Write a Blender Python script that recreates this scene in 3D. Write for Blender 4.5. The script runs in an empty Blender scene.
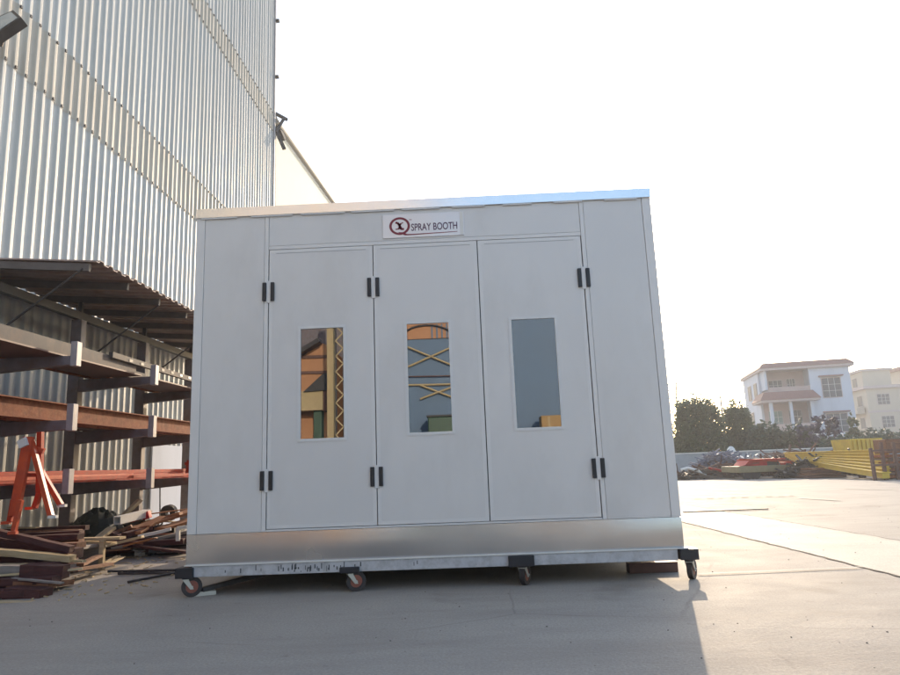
import bpy, math, random
from mathutils import Vector, Matrix
random.seed(7)
scene = bpy.context.scene
col = scene.collection
R = math.radians
# ------------------------------------------------------------------ camera frame
CR = Vector((.99905, .02996, -.03823)); CF = Vector((-.02270, .98256, .18451))
CP = Vector((.3787, -6.3826, 1.0765))
CF.normalize(); CU = CR.cross(CF); CU.normalize(); CR = CF.cross(CU)
FPX = 680.0
HAZE = .0020
def ray(u, v): return CF + CR*((u-450)/FPX) - CU*((v-337.5)/FPX)
def at(u, v, Y):                      # point seen at (u,v) standing at depth Y in the yard
    d = ray(u, v); return CP + d*((Y-CP.y)/d.y)
def gnd(u, v, z=0.0):
    d = ray(u, v); return CP + d*((z-CP.z)/d.z)
cd = bpy.data.cameras.new('camera'); cam = bpy.data.objects.new('camera', cd); col.objects.link(cam)
m = Matrix((CR, CU, -CF)).transposed().to_4x4(); m.translation = CP
cam.matrix_world = m
cd.sensor_width = 36; cd.lens = 27.2; cd.clip_start = .05; cd.clip_end = 3000
scene.camera = cam

# ------------------------------------------------------------------ materials
MATS = {}
def mat(name, c, rough=.6, metal=0., var=.15, scale=3., c2=None, amt=.5, bump=0., bscale=20., spec=.5, stretch=(1,1,1), detail=6., bdetail=4, grime=None, gscale=.6, gamt=.5, coat=0., obj_space=True):
    mt = bpy.data.materials.new(name); mt.use_nodes = True
    nt = mt.node_tree; N = nt.nodes; L = nt.links
    b = N['Principled BSDF']
    b.inputs['Roughness'].default_value = rough; b.inputs['Metallic'].default_value = metal
    b.inputs['Specular IOR Level'].default_value = spec; b.inputs['Coat Weight'].default_value = coat
    tc = N.new('ShaderNodeTexCoord'); mp = N.new('ShaderNodeMapping'); mp.inputs['Scale'].default_value = stretch
    L.new(tc.outputs['Object'], mp.inputs[0])
    n = N.new('ShaderNodeTexNoise'); n.inputs['Scale'].default_value = scale; n.inputs['Detail'].default_value = detail; n.inputs['Roughness'].default_value = .62
    L.new(mp.outputs[0], n.inputs['Vector'])
    if c2 is None: c2 = tuple(x*(1-var) for x in c)
    ra = N.new('ShaderNodeValToRGB'); ra.color_ramp.elements[0].position = .5-.25*amt-.12; ra.color_ramp.elements[1].position = .5+.25*amt
    ra.color_ramp.elements[0].color = (*c2, 1); ra.color_ramp.elements[1].color = (*c, 1)
    L.new(n.outputs[0], ra.inputs[0]); out = ra.outputs[0]
    if grime:
        n2 = N.new('ShaderNodeTexNoise'); n2.inputs['Scale'].default_value = gscale; n2.inputs['Detail'].default_value = 8; n2.inputs['Roughness'].default_value = .7
        L.new(mp.outputs[0], n2.inputs['Vector'])
        r2 = N.new('ShaderNodeValToRGB'); r2.color_ramp.elements[0].position = .48; r2.color_ramp.elements[1].position = .68
        r2.color_ramp.elements[0].color = (0,0,0,1); r2.color_ramp.elements[1].color = (gamt,gamt,gamt,1)
        L.new(n2.outputs[0], r2.inputs[0])
        mx = N.new('ShaderNodeMixRGB'); L.new(r2.outputs[0], mx.inputs[0]); L.new(out, mx.inputs[1]); mx.inputs[2].default_value = (*grime, 1)
        out = mx.outputs[0]
    L.new(out, b.inputs['Base Color'])
    rr = N.new('ShaderNodeMapRange'); rr.inputs[3].default_value = max(0, rough-min(.08,rough*.4)); rr.inputs[4].default_value = min(1, rough+min(.08,rough*.4))
    L.new(n.outputs[0], rr.inputs[0]); L.new(rr.outputs[0], b.inputs['Roughness'])
    if bump:
        nb = N.new('ShaderNodeTexNoise'); nb.inputs['Scale'].default_value = bscale; nb.inputs['Detail'].default_value = bdetail
        L.new(mp.outputs[0], nb.inputs['Vector'])
        bp = N.new('ShaderNodeBump'); bp.inputs['Strength'].default_value = 1; bp.inputs['Distance'].default_value = bump
        L.new(nb.outputs[0], bp.inputs['Height']); L.new(bp.outputs[0], b.inputs['Normal'])
    MATS[name] = mt
    return mt
M = dict(
 panel = mat('booth_panel_paint', (.70,.69,.685), .33, var=.09, scale=.7, bump=.0012, bscale=1.6, stretch=(1,1,.5), grime=(.56,.545,.53), gscale=1.0, gamt=.5),
 frame = mat('booth_frame_paint', (.72,.71,.705), .35, var=.05, scale=2, bump=.0005, bscale=3),
 wframe = mat('window_frame_paint', (.70,.70,.70), .35, var=.04),
 seam = mat('dark_door_seal', (.06,.065,.07), .7),
 galv = mat('galvanised_sheet', (.60,.60,.60), .25, metal=.97, var=.06, scale=2.5, detail=2, bump=.006, bscale=1.1, bdetail=0),
 trim = mat('roof_trim_sheet', (.72,.72,.72), .22, metal=.9, var=.08, scale=2, bump=.001, bscale=1.5, bdetail=0),
 beam = mat('painted_base_beam', (.52,.53,.56), .45, var=.2, scale=14, grime=(.16,.15,.14), gscale=9, gamt=.45, bump=.001),
 black = mat('black_steel', (.022,.022,.028), .5, var=.3),
 hinge = mat('black_hinge', (.02,.02,.024), .45),
 rubber = mat('wheel_tyre', (.045,.035,.035), .6, var=.4, scale=30),
 core = mat('wheel_core', (.28,.09,.06), .5),
 zinc = mat('zinc_fork', (.55,.54,.5), .4, metal=.6),
 glass = mat('dark_mirror_glass', (.24,.265,.30), .004, metal=1., var=.02, bump=.0001, bscale=2., bdetail=0),
 sign = mat('sign_sheet', (.80,.78,.80), .2, var=.03, coat=.5),
 wine = mat('wine_red_ink', (.22,.02,.035), .4),
 purple = mat('dark_purple_ink', (.10,.035,.08), .4),
 conc = None,
 wallw = mat('white_trapezoid_sheet', (.47,.48,.47), .5, metal=.05, spec=.25, var=.12, scale=.5, stretch=(1,1,.25), grime=(.43,.42,.38), gscale=.9, gamt=.6),
 sky_l = mat('fibreglass_skylight', (.48,.455,.40), .5, spec=.2, var=.2, scale=2.5, stretch=(1,1,.3), grime=(.38,.34,.27), gscale=2, gamt=.5),
 cream = mat('cream_render', (.74,.71,.60), .8, var=.06, scale=.6),
 pipe = mat('grey_pipe', (.30,.28,.25), .5),
 rafter = mat('rafter_steel', (.13,.11,.105), .65, var=.3, scale=6),
 dark = mat('dark_steel', (.05,.045,.045), .55, var=.4, scale=6),
 canopy = mat('canopy_sheet', (.36,.28,.25), .7, var=.35, scale=1.5, grime=(.28,.15,.10), gscale=2, gamt=.6),
 rack = mat('rack_steel', (.19,.16,.17), .5, var=.3, scale=7, grime=(.16,.07,.04), gscale=5, gamt=.5),
 stop = mat('grey_stop_paint', (.36,.33,.34), .5, var=.2, scale=9),
 rust = mat('rust_steel', (.28,.10,.05), .8, c2=(.14,.04,.02), scale=7, bump=.003, grime=(.42,.22,.10), gscale=16, gamt=.35, spec=.2),
 chan = mat('grey_channel', (.10,.085,.075), .75, metal=.0, var=.35, scale=5, grime=(.2,.12,.08), gscale=6),
 orange = mat('orange_paint', (.46,.04,.012), .6, c2=(.28,.03,.015), scale=9, spec=.2, grime=(.2,.08,.05), gscale=12, gamt=.4),
 orange2 = mat('bright_orange_paint', (.60,.085,.025), .4, c2=(.42,.06,.03), scale=9, coat=.2),
 wdark = mat('dark_red_timber', (.095,.032,.028), .8, c2=(.045,.018,.018), scale=4, stretch=(1,6,6), bump=.004),
 wbrown = mat('brown_timber', (.25,.12,.065), .8, c2=(.12,.05,.03), scale=4, stretch=(1,6,6), bump=.004),
 worange = mat('orange_brown_board', (.42,.19,.085), .75, c2=(.24,.1,.05), scale=4, stretch=(1,6,6), bump=.003),
 wpale = mat('pale_timber', (.55,.44,.27), .8, c2=(.38,.27,.15), scale=4, stretch=(1,6,6), bump=.003),
 wgrey = mat('grey_timber', (.30,.27,.25), .85, c2=(.17,.15,.14), scale=4, stretch=(1,6,6), bump=.003),
 white = mat('white_paint', (.74,.73,.70), .5, var=.1, scale=6),
 tarp = mat('dark_green_tarp', (.035,.045,.035), .6, var=.4, scale=4, bump=.02, bscale=6),
 bag = mat('white_plastic', (.75,.75,.73), .4, bump=.01, bscale=12),
 yellow = mat('yellow_paint', (.72,.50,.05), .5, c2=(.58,.38,.05), scale=3, grime=(.3,.2,.1), gscale=5, gamt=.3),
 yellow2 = mat('mustard_paint', (.66,.46,.06), .55, c2=(.5,.34,.06), scale=2),
 red = mat('red_paint', (.50,.03,.03), .6, spec=.2, var=.35, scale=5),
 olive = mat('olive_steel', (.27,.22,.12), .6, var=.3, scale=4),
 brown = mat('brown_steel', (.16,.08,.06), .6, var=.35, scale=5),
 bluegrey = mat('blue_grey_scrap', (.22,.24,.32), .6, c2=(.1,.1,.15), scale=6),
 blockw = mat('grey_block_wall', (.36,.39,.42), .85, var=.25, scale=2),
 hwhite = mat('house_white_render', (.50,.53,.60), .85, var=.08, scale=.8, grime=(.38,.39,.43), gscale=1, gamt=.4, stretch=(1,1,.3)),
 hpink = mat('house_pink_tile', (.42,.31,.29), .7, var=.12, scale=2),
 hcream = mat('house_cream_render', (.46,.40,.33), .85, var=.1, scale=.9),
 roof = mat('purple_roof_tile', (.24,.115,.105), .8, var=.3, scale=8),
 band = mat('pale_eave_band', (.45,.37,.36), .8),
 win = mat('house_window_glass', (.10,.105,.12), .6, var=.3, scale=5, spec=.15),
 winw = mat('window_grille', (.5,.5,.5), .5),
 teal = mat('teal_glass', (.16,.25,.24), .6, spec=.15),
 bluew = mat('blue_painted_wall', (.2,.27,.42), .8),
 trunk = mat('bark', (.09,.065,.045), .9, var=.4, scale=8, stretch=(4,4,1), bump=.02),
 steelb = mat('blue_grey_cladding', (.12,.19,.29), .6, var=.1, scale=.5),
 tan = mat('tan_steel', (.5,.38,.2), .6),
 apric = mat('apricot_wall', (.52,.26,.13), .8, var=.1),
 cardb = mat('cardboard', (.42,.26,.11), .85, var=.1),
 green = mat('dark_green_paint', (.06,.11,.07), .5),
 lampg = mat('lamp_glass', (.42,.46,.47), .25),
)
def leafmat(name, c, c2):
    mt = bpy.data.materials.new(name); mt.use_nodes = True; nt = mt.node_tree; N = nt.nodes; L = nt.links; b = N['Principled BSDF']
    g = N.new('ShaderNodeNewGeometry'); tc = N.new('ShaderNodeTexCoord'); n = N.new('ShaderNodeTexNoise'); n.inputs['Scale'].default_value = 1.2
    L.new(tc.outputs['Object'], n.inputs[0])
    ad = N.new('ShaderNodeMath'); ad.operation = 'MULTIPLY_ADD'; ad.inputs[1].default_value = .5; L.new(g.outputs['Random Per Island'], ad.inputs[0]); L.new(n.outputs[0], ad.inputs[2])
    ra = N.new('ShaderNodeValToRGB'); ra.color_ramp.elements[0].color = (*c2,1); ra.color_ramp.elements[1].color = (*c,1); ra.color_ramp.elements[0].position = .35
    L.new(ad.outputs[0], ra.inputs[0]); L.new(ra.outputs[0], b.inputs['Base Color']); b.inputs['Roughness'].default_value = .6
    tr = N.new('ShaderNodeBsdfTranslucent'); mx = N.new('ShaderNodeMixShader'); mx.inputs[0].default_value = .25
    L.new(ra.outputs[0], tr.inputs[0]); L.new(b.outputs[0], mx.inputs[1]); L.new(tr.outputs[0], mx.inputs[2])
    L.new(mx.outputs[0], N['Material Output'].inputs[0]); return mt
M['leaf'] = leafmat('green_leaves', (.10,.13,.05), (.035,.055,.025))
M['leaf2'] = leafmat('dull_hedge_leaves', (.08,.11,.06), (.03,.045,.03))
M['leafp'] = leafmat('purple_leaves', (.10,.08,.12), (.04,.035,.06))

def ground_mat(name, c, c2, rough, dirt):
    mt = bpy.data.materials.new(name); mt.use_nodes = True; nt = mt.node_tree; N = nt.nodes; L = nt.links; b = N['Principled BSDF']
    tc = N.new('ShaderNodeTexCoord'); b.inputs['Specular IOR Level'].default_value = .3
    def noise(s, d=8, r=.6, st=(1,1,1)):
        mp = N.new('ShaderNodeMapping'); mp.inputs['Scale'].default_value = st; L.new(tc.outputs['Object'], mp.inputs[0])
        n = N.new('ShaderNodeTexNoise'); n.inputs['Scale'].default_value = s; n.inputs['Detail'].default_value = d; n.inputs['Roughness'].default_value = r; L.new(mp.outputs[0], n.inputs[0]); return n.outputs[0]
    def ramp(x, p0, p1, a, bb):
        r = N.new('ShaderNodeValToRGB'); r.color_ramp.elements[0].position = p0; r.color_ramp.elements[1].position = p1
        r.color_ramp.elements[0].color = (*a,1); r.color_ramp.elements[1].color = (*bb,1); L.new(x, r.inputs[0]); return r.outputs[0]
    base = ramp(noise(.35, 10, .65), .35, .65, c2, c)
    fine = ramp(noise(60, 3, .7), .3, .7, (.74,.74,.74), (1.1,1.09,1.08))
    mu = N.new('ShaderNodeMixRGB'); mu.blend_type = 'MULTIPLY'; mu.inputs[0].default_value = 1; L.new(base, mu.inputs[1]); L.new(fine, mu.inputs[2])
    streak = ramp(noise(1.1, 9, .72, (.35,1.6,1)), .44, .68, (0,0,0), (.7,.7,.7))
    mx = N.new('ShaderNodeMixRGB'); L.new(streak, mx.inputs[0]); L.new(mu.outputs[0], mx.inputs[1]); mx.inputs[2].default_value = (*dirt,1)
    spots = ramp(noise(7, 4, .55), .66, .74, (0,0,0), (.45,.45,.45))
    m2 = N.new('ShaderNodeMixRGB'); L.new(spots, m2.inputs[0]); L.new(mx.outputs[0], m2.inputs[1]); m2.inputs[2].default_value = (*[x*.6 for x in dirt],1)
    mpv = N.new('ShaderNodeMapping'); L.new(tc.outputs['Object'], mpv.inputs[0])
    wn = N.new('ShaderNodeTexNoise'); wn.inputs['Scale'].default_value = 1.3; wn.inputs['Detail'].default_value = 6; L.new(tc.outputs['Object'], wn.inputs[0])
    wm = N.new('ShaderNodeMixRGB'); wm.inputs[0].default_value = .12; L.new(mpv.outputs[0], wm.inputs[1]); L.new(wn.outputs[1], wm.inputs[2])
    vo = N.new('ShaderNodeTexVoronoi'); vo.feature = 'DISTANCE_TO_EDGE'; vo.inputs['Scale'].default_value = .33; L.new(wm.outputs[0], vo.inputs[0])
    ck = ramp(vo.outputs[0], .0008, .0022, (.78,.78,.78), (1,1,1))
    gate = ramp(noise(.5, 2, .5), .50, .56, (1,1,1), (0,0,0))
    cg = N.new('ShaderNodeMixRGB'); L.new(gate, cg.inputs[0]); L.new(ck, cg.inputs[1]); cg.inputs[2].default_value = (1,1,1,1)
    oil = ramp(noise(.9, 5, .55), .60, .70, (1,1,1), (.80,.79,.78))
    m3 = N.new('ShaderNodeMixRGB'); m3.blend_type = 'MULTIPLY'; m3.inputs[0].default_value = 1; L.new(m2.outputs[0], m3.inputs[1]); L.new(cg.outputs[0], m3.inputs[2])
    m4 = N.new('ShaderNodeMixRGB'); m4.blend_type = 'MULTIPLY'; m4.inputs[0].default_value = 1; L.new(m3.outputs[0], m4.inputs[1]); L.new(oil, m4.inputs[2])
    L.new(m4.outputs[0], b.inputs['Base Color'])
    rg = N.new('ShaderNodeMapRange'); rg.inputs[3].default_value = rough-.12; rg.inputs[4].default_value = rough+.12; L.new(noise(1.5), rg.inputs[0]); L.new(rg.outputs[0], b.inputs['Roughness'])
    ad = N.new('ShaderNodeMath'); ad.operation = 'ADD'; L.new(noise(35, 6, .7), ad.inputs[0]); L.new(noise(4, 4, .6), ad.inputs[1])
    bp = N.new('ShaderNodeBump'); bp.inputs['Distance'].default_value = .006; L.new(ad.outputs[0], bp.inputs['Height']); L.new(bp.outputs[0], b.inputs['Normal'])
    return mt
M['conc'] = ground_mat('yard_concrete', (.43,.39,.345), (.37,.335,.30), .8, (.29,.255,.22))
M['conc2'] = ground_mat('pale_concrete', (.56,.52,.45), (.49,.45,.39), .75, (.42,.38,.33))

# ------------------------------------------------------------------ mesh builder
class MB:
    def __init__(s): s.v = []; s.f = []
    def add(s, vs, fs):
        n = len(s.v); s.v += [Vector(v) for v in vs]; s.f += [tuple(i+n for i in f) for f in fs]; return s
    def box(s, x0, x1, y0, y1, z0, z1, b=0.):
        if b > 0:
            b = min(b, (x1-x0)*.45, (y1-y0)*.45, (z1-z0)*.45)
            vs = []; idx = {}
            for sx in (0,1):
                for sy in (0,1):
                    for sz in (0,1):
                        X=(x0,x1)[sx]; Y=(y0,y1)[sy]; Z=(z0,z1)[sz]; dx=b*(1-2*sx); dy=b*(1-2*sy); dz=b*(1-2*sz)
                        idx[sx,sy,sz] = len(vs); vs += [(X,Y+dy,Z+dz),(X+dx,Y,Z+dz),(X+dx,Y+dy,Z)]
            fs = []
            for s_ in (0,1):
                fs.append([idx[s_,a,c]+0 for a,c in ((0,0),(0,1),(1,1),(1,0))][::(1 if s_==0 else -1)])
                fs.append([idx[a,s_,c]+1 for a,c in ((0,0),(1,0),(1,1),(0,1))][::(1 if s_==0 else -1)])
                fs.append([idx[a,c,s_]+2 for a,c in ((0,0),(0,1),(1,1),(1,0))][::(1 if s_==0 else -1)])
            for a in (0,1):
                for c in (0,1):
                    fs.append([idx[0,a,c]+1, idx[1,a,c]+1, idx[1,a,c]+2, idx[0,a,c]+2])
                    fs.append([idx[a,0,c]+0, idx[a,1,c]+0, idx[a,1,c]+2, idx[a,0,c]+2])
                    fs.append([idx[a,c,0]+0, idx[a,c,1]+0, idx[a,c,1]+1, idx[a,c,0]+1])
            for k in idx.values(): fs.append([k,k+1,k+2])
            return s.add(vs, fs)
        vs = [(x,y,z) for x in (x0,x1) for y in (y0,y1) for z in (z0,z1)]
        return s.add(vs, [(0,1,3,2),(4,6,7,5),(0,4,5,1),(2,3,7,6),(0,2,6,4),(1,5,7,3)])
    def bar(s, p0, p1, w, h, up=(0,0,1), b=0.):
        p0 = Vector(p0); p1 = Vector(p1); d = (p1-p0); L = d.length; d.normalize(); up = Vector(up)
        if abs(d.dot(up)) > .98: up = Vector((0,1,0))
        a = d.cross(up); a.normalize(); c = a.cross(d)
        t = MB(); t.box(0, L, -w/2, w/2, -h/2, h/2, b)
        return s.add([p0 + d*v.x - a*v.y + c*v.z for v in t.v], t.f)
    def tube(s, p0, p1, r, n=10, r1=None, cap=True):
        p0 = Vector(p0); p1 = Vector(p1); r1 = r if r1 is None else r1; d = (p1-p0).normalized()
        a = d.orthogonal().normalized(); c = d.cross(a); vs = []
        for i in range(n):
            t = 2*math.pi*i/n; o = a*math.cos(t)+c*math.sin(t); vs += [p0+o*r, p1+o*r1]
        fs = [(2*i, (2*i+2)%(2*n), (2*i+3)%(2*n), 2*i+1) for i in range(n)]
        if cap: fs += [tuple(range(0,2*n,2))[::-1], tuple(range(1,2*n,2))]
        return s.add(vs, fs)
    def path(s, pts, r, n=8):
        for a, b in zip(pts, pts[1:]): s.tube(a, b, r, n)
        return s
    def prism(s, poly, d):            # poly of points, extruded by vector d
        d = Vector(d); n = len(poly); vs = [Vector(p) for p in poly]; vs += [v+d for v in vs]
        return s.add(vs, [tuple(range(n))[::-1], tuple(range(n,2*n))] + [(i,(i+1)%n,(i+1)%n+n,i+n) for i in range(n)])
    def ring(s, c, ax, r0, r1, w, n=28):   # flat ring / washer, axis ax
        c = Vector(c); ax = Vector(ax).normalized(); a = ax.orthogonal().normalized(); e = ax.cross(a); vs = []
        for i in range(n):
            t = 2*math.pi*i/n; o = a*math.cos(t)+e*math.sin(t)
            vs += [c+o*r0-ax*w/2, c+o*r1-ax*w/2, c+o*r1+ax*w/2, c+o*r0+ax*w/2]
        fs = []
        for i in range(n):
            j = (i+1)%n
            for k in range(4): fs.append((4*i+k, 4*j+k, 4*j+(k+1)%4, 4*i+(k+1)%4))
        return s.add(vs, fs)
    def xf(s, mtx): s.v = [mtx @ v for v in s.v]; return s
def woff(p):
    o = Vector((0,0,0))
    while p is not None: o += p.location; p = p.parent
    return o
def obj(name, mb, mt, parent=None, smooth=False, loc=None, label=None, kind=None):
    me = bpy.data.meshes.new(name); o = bpy.data.objects.new(name, me); col.objects.link(o)
    if parent is not None: o.parent = parent
    if loc is not None: o.location = Vector(loc)
    off = woff(o)
    me.from_pydata([tuple(v-off) for v in mb.v], [], mb.f); me.materials.append(mt)
    me.validate()
    import bmesh as _b
    bm = _b.new(); bm.from_mesh(me); _b.ops.recalc_face_normals(bm, faces=bm.faces); bm.to_mesh(me); bm.free()
    if smooth: me.polygons.foreach_set('use_smooth', [True]*len(me.polygons))
    if label: o['label'] = label
    if kind: o['kind'] = kind
    return o
def thing(name, label, cat, loc=(0,0,0), group=None):
    o = bpy.data.objects.new(name, None); col.objects.link(o); o.location = Vector(loc); o.empty_display_size = .2
    o['label'] = label; o['category'] = cat
    if group: o['group'] = group
    return o
def single(name, mb, mt, label, cat, group=None, smooth=False):
    n = len(mb.v); c = sum(mb.v, Vector((0,0,0)))/n; c.z = min(v.z for v in mb.v)
    o = obj(name, mb, mt, None, smooth, loc=c); o['label'] = label; o['category'] = cat
    if group: o['group'] = group
    return o
def struct(name, mb, mt): return obj(name, mb, mt, None, kind='structure')
def kids(o): return [c for c in bpy.data.objects if c.parent == o]
def copy_tree(o, parent=None):
    c = o.copy(); col.objects.link(c)
    if parent is not None: c.parent = parent
    for k in kids(o):
        if k != c: copy_tree(k, c)
    return c

# ------------------------------------------------------------------ ground
g = MB().add([(-700,-700,0),(700,-700,0),(700,700,0),(-700,700,0)], [(0,1,2,3)])
struct('ground', g, M['conc'])
def sheet(pts, z): return MB().add([(p[0],p[1],z) for p in pts], [tuple(range(len(pts)))])
def strip(p, q, w, z):
    p = Vector(p[:2]); q = Vector(q[:2]); d = (q-p).normalized(); n = Vector((-d.y, d.x))*w/2
    return [p-n, q-n, q+n, p+n]
P1, P2 = gnd(900,577), gnd(688,523.5); d = (P2-P1).normalized()
Q1, Q2 = gnd(900,541), gnd(731,512.8)
def rag(a, b, n, j): 
    dd = (b-a).normalized(); nn = Vector((-dd.y, dd.x, 0)); return [a+(b-a)*(k/n)+nn*random.uniform(-j,j) for k in range(n+1)]
E1 = rag(P1-d*9, P2+d*4, 140, .014); E2 = rag(Q1-(Q2-Q1).normalized()*9, Q2+(Q2-Q1).normalized()*4, 140, .018)
struct('path', MB().add([(p.x,p.y,.004) for p in E1+E2], [(k,k+1,141+k+1,141+k) for k in range(140)]), M['conc2'])
mbj = MB()
for E_, w_ in ((E1,.03),(E2,.022)):
    ws = [w_*random.uniform(.35,1.2) for _ in E_]
    mbj.add([(p.x-w/2,p.y,.008) for p,w in zip(E_,ws)]+[(p.x+w/2,p.y,.008) for p,w in zip(E_,ws)], [(k,k+1,141+k+1,141+k) for k in range(140)])
# sawn joints of the slab
for yy in (-9.5, 12.3, 18.4):
    s_ = sheet(strip((-6.2,yy), (30,yy+1.2), .012, 0), .004 if yy<0 else .0085); mbj.add(s_.v, s_.f)
for xx in (-4.6, 9.5):
    s_ = sheet(strip((xx,-12), (xx+.4,30), .012, 0), .0125); mbj.add(s_.v, s_.f)
struct('expansion_joints', mbj, mat('joint_tar', (.10,.09,.08), .8, var=.4, scale=8))
mbl = MB()
for a, b, w in ((gnd(698,575.5), gnd(862,568.5), .035), (gnd(800,498.6), gnd(841,501), .10), (gnd(845,489), gnd(900,490.5), .10)):
    s_ = sheet(strip(a, b, w, 0), .016); mbl.add(s_.v, s_.f)
struct('pale_floor_lines', mbl, M['conc2'])
mbd = MB()
for i in range(9):
    u = 696+i*11.5+random.uniform(-2,2); a = gnd(u, 499.2-i*.35); b = gnd(u+5+random.random()*2, 499.0-i*.35)
    s_ = sheet(strip(a, b, .14, 0), .0205); mbd.add(s_.v, s_.f)
for u in (720, 727): 
    s_ = sheet(strip(gnd(u,491), gnd(u+3.5,491), .12, 0), .0205); mbd.add(s_.v, s_.f)
struct('dark_floor_dashes', mbd, MATS['joint_tar'])

rl = random.Random(12); lt_ = MB()
for k in range(900):
    x = rl.uniform(-5.5,9); y = rl.uniform(-5.5,14); q_ = rl.uniform(.0015,.005)*1
    t_ = MB().box(-q_, q_, -q_*rl.uniform(.5,1.5), q_, 0, q_*1.1, q_*.3); an = rl.uniform(0,6.28)
    lt_.add([(x+v.x*math.cos(an)-v.y*math.sin(an), y+v.x*math.sin(an)+v.y*math.cos(an), v.z+(.0045 if x>3 else 0)) for v in t_.v], t_.f)
obj('grit', lt_, MATS['grit'] if 'grit' in MATS else mat('grit', (.24,.21,.18), .9, var=.4, scale=40), None, kind='stuff')
# ------------------------------------------------------------------ warehouse (left)
T12 = math.tan(R(1.2)); WX = -6.6
def wx(y, X0=WX): return X0 + T12*y
Y0W, Y1W = -13.0, 16.2
wh = thing('warehouse', 'tall warehouse clad in white ribbed metal sheet, rising out of the frame', 'warehouse', (wx(0),0,0))
PITCH = .235
def ribbed(y0, y1, z0, z1, dx=0., pitch=PITCH, depth=.045):
    rr = random.Random(3); prof = []; y = y0; k = 0
    while y < y1:
        dj = depth*(rr.uniform(.85,1.1) if k%4 else .72); j = rr.uniform(-.012,.012)
        for a, x in ((.0,.0),(.26,.0),(.34,.25),(.42,.85),(.48,1),(.70,1),(.78,.8),(.86,.2),(.92,0)): prof.append((y+(a+j)*pitch, x*dj))
        y += pitch; k += 1
    prof = [(min(max(p[0],y0), y1), p[1]) for p in prof] + [(y1, 0)]
    nz = max(1, int((z1-z0)/1.1)); n = len(prof); vs = []
    for q in range(nz+1):
        z = z0+(z1-z0)*q/nz; r2 = random.Random(int(z*10)); sh = [r2.uniform(-.006,.006) for _ in range(n//9+2)]
        for i_, (yy, x) in enumerate(prof): vs.append((wx(yy)+x+dx, yy+sh[i_//9], z))
    return MB().add(vs, [(q*n+i_, q*n+i_+1, (q+1)*n+i_+1, (q+1)*n+i_) for q in range(nz) for i_ in range(n-1)])
obj('wall_sheet', ribbed(Y0W, Y1W, .0, 7.50), M['wallw'], wh)
obj('skylight_band', ribbed(Y0W, Y1W, 7.44, 8.56, .008), M['sky_l'], wh, label='lower cream fibreglass band in the ribbed wall')
obj('wall_sheet', ribbed(Y0W, Y1W, 8.50, 13.16, .0), M['wallw'], wh)
obj('skylight_band', ribbed(Y0W, Y1W, 13.10, 13.86, .008), M['sky_l'], wh, label='upper cream fibreglass band in the ribbed wall')
obj('wall_sheet', ribbed(Y0W, Y1W, 13.80, 22.0, .0), M['wallw'], wh)
b = MB()
b.box(WX-24, wx(Y0W)-.02, Y0W, Y0W+.2, 0, 22); obj('end_wall', b, M['wallw'], wh); b = MB(); b.add([(WX-24,Y1W-.2,0),(wx(Y1W)-.02,Y1W-.2,0),(wx(Y1W)-.02,Y1W-.02,0),(WX-24,Y1W-.02,0),(WX-24,Y1W-.2,22),(wx(Y1W)-.02,Y1W-.2,22),(wx(Y1W)-.02,Y1W-.02,22),(WX-24,Y1W-.02,22)], [(0,1,2,3),(4,5,6,7),(0,1,5,4),(2,3,7,6),(0,3,7,4),(1,2,6,5)])
obj('end_wall', b, M['wallw'], wh)
obj('roof', MB().box(WX-24, WX+.45, Y0W, Y1W, 22.0, 22.3), M['wallw'], wh)
obj('corner_flashing', MB().bar((wx(Y1W)+.03,Y1W+.03,0), (wx(Y1W)+.03,Y1W+.03,22), .10, .13), mat('flashing', (.33,.34,.37), .5), wh)
sc = MB()
for z in (7.47, 8.53, 13.13, 13.83):
    y = Y0W+.59*PITCH
    while y < Y1W:
        sc.box(wx(y)+.045, wx(y)+.068, y-.02, y+.02, z-.022, z+.022); y += PITCH
obj('sheet_screw', sc, M['dark'], wh, kind='stuff')
# flashing clips on the far corner
for z in (15.3,17.6):
    obj('corner_clip', MB().box(wx(16.2)+.08, wx(16.2)+.2, 16.18, 16.3, z, z+.09), M['dark'], wh)
# white sliding door area seen low down beyond the rack
dr = MB(); y0, y1 = 8.0, 13.2
dr.add([(wx(y)+dxx, y, z) for dxx in (.065,.10) for y in (y0,y1) for z in (.02,1.75)], [(0,1,3,2),(4,5,7,6),(0,1,5,4),(2,3,7,6),(0,2,6,4),(1,3,7,5)])
obj('plinth_panel', dr, M['hwhite'], wh, label='smooth white panel low on the ribbed wall')

# far, lower wall
ext = thing('cream_building', 'pale cream building wall behind the booth, lower than the ribbed warehouse', 'building', (-6.2,16.5,0))
dx = (-5.729+6.256)/(24.269-16.47)
def ex(y): return -6.256+dx*(y-16.47)
Y2 = 40
obj('wall', MB().prism([(ex(16.6),16.6,0),(ex(Y2),Y2,0),(-24,Y2,0),(-24,16.6,0)], (0,0,13.55)), M['cream'], ext)
pp = MB().tube((ex(16.4)+.06,16.4,13.66), (ex(Y2)+.06,Y2,13.66), .11, 12)
obj('eave_pipe', pp, M['pipe'], ext)
bk = MB()
bk.bar((ex(16.3),16.3,13.9), (ex(17.2)+.1,17.2,13.35), .1, .16); bk.bar((ex(16.4),16.35,13.5), (ex(16.4)+.35,16.5,12.6), .08, .12); bk.tube((ex(16.3)-.05,16.3,14.0), (ex(17.0)+.25,17.0,14.05), .07); bk.bar((ex(16.3)+.1,16.3,13.2),(ex(16.6)+.3,16.6,13.9),.06,.1)
obj('pipe_bracket', bk, M['dark'], ext)

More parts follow.
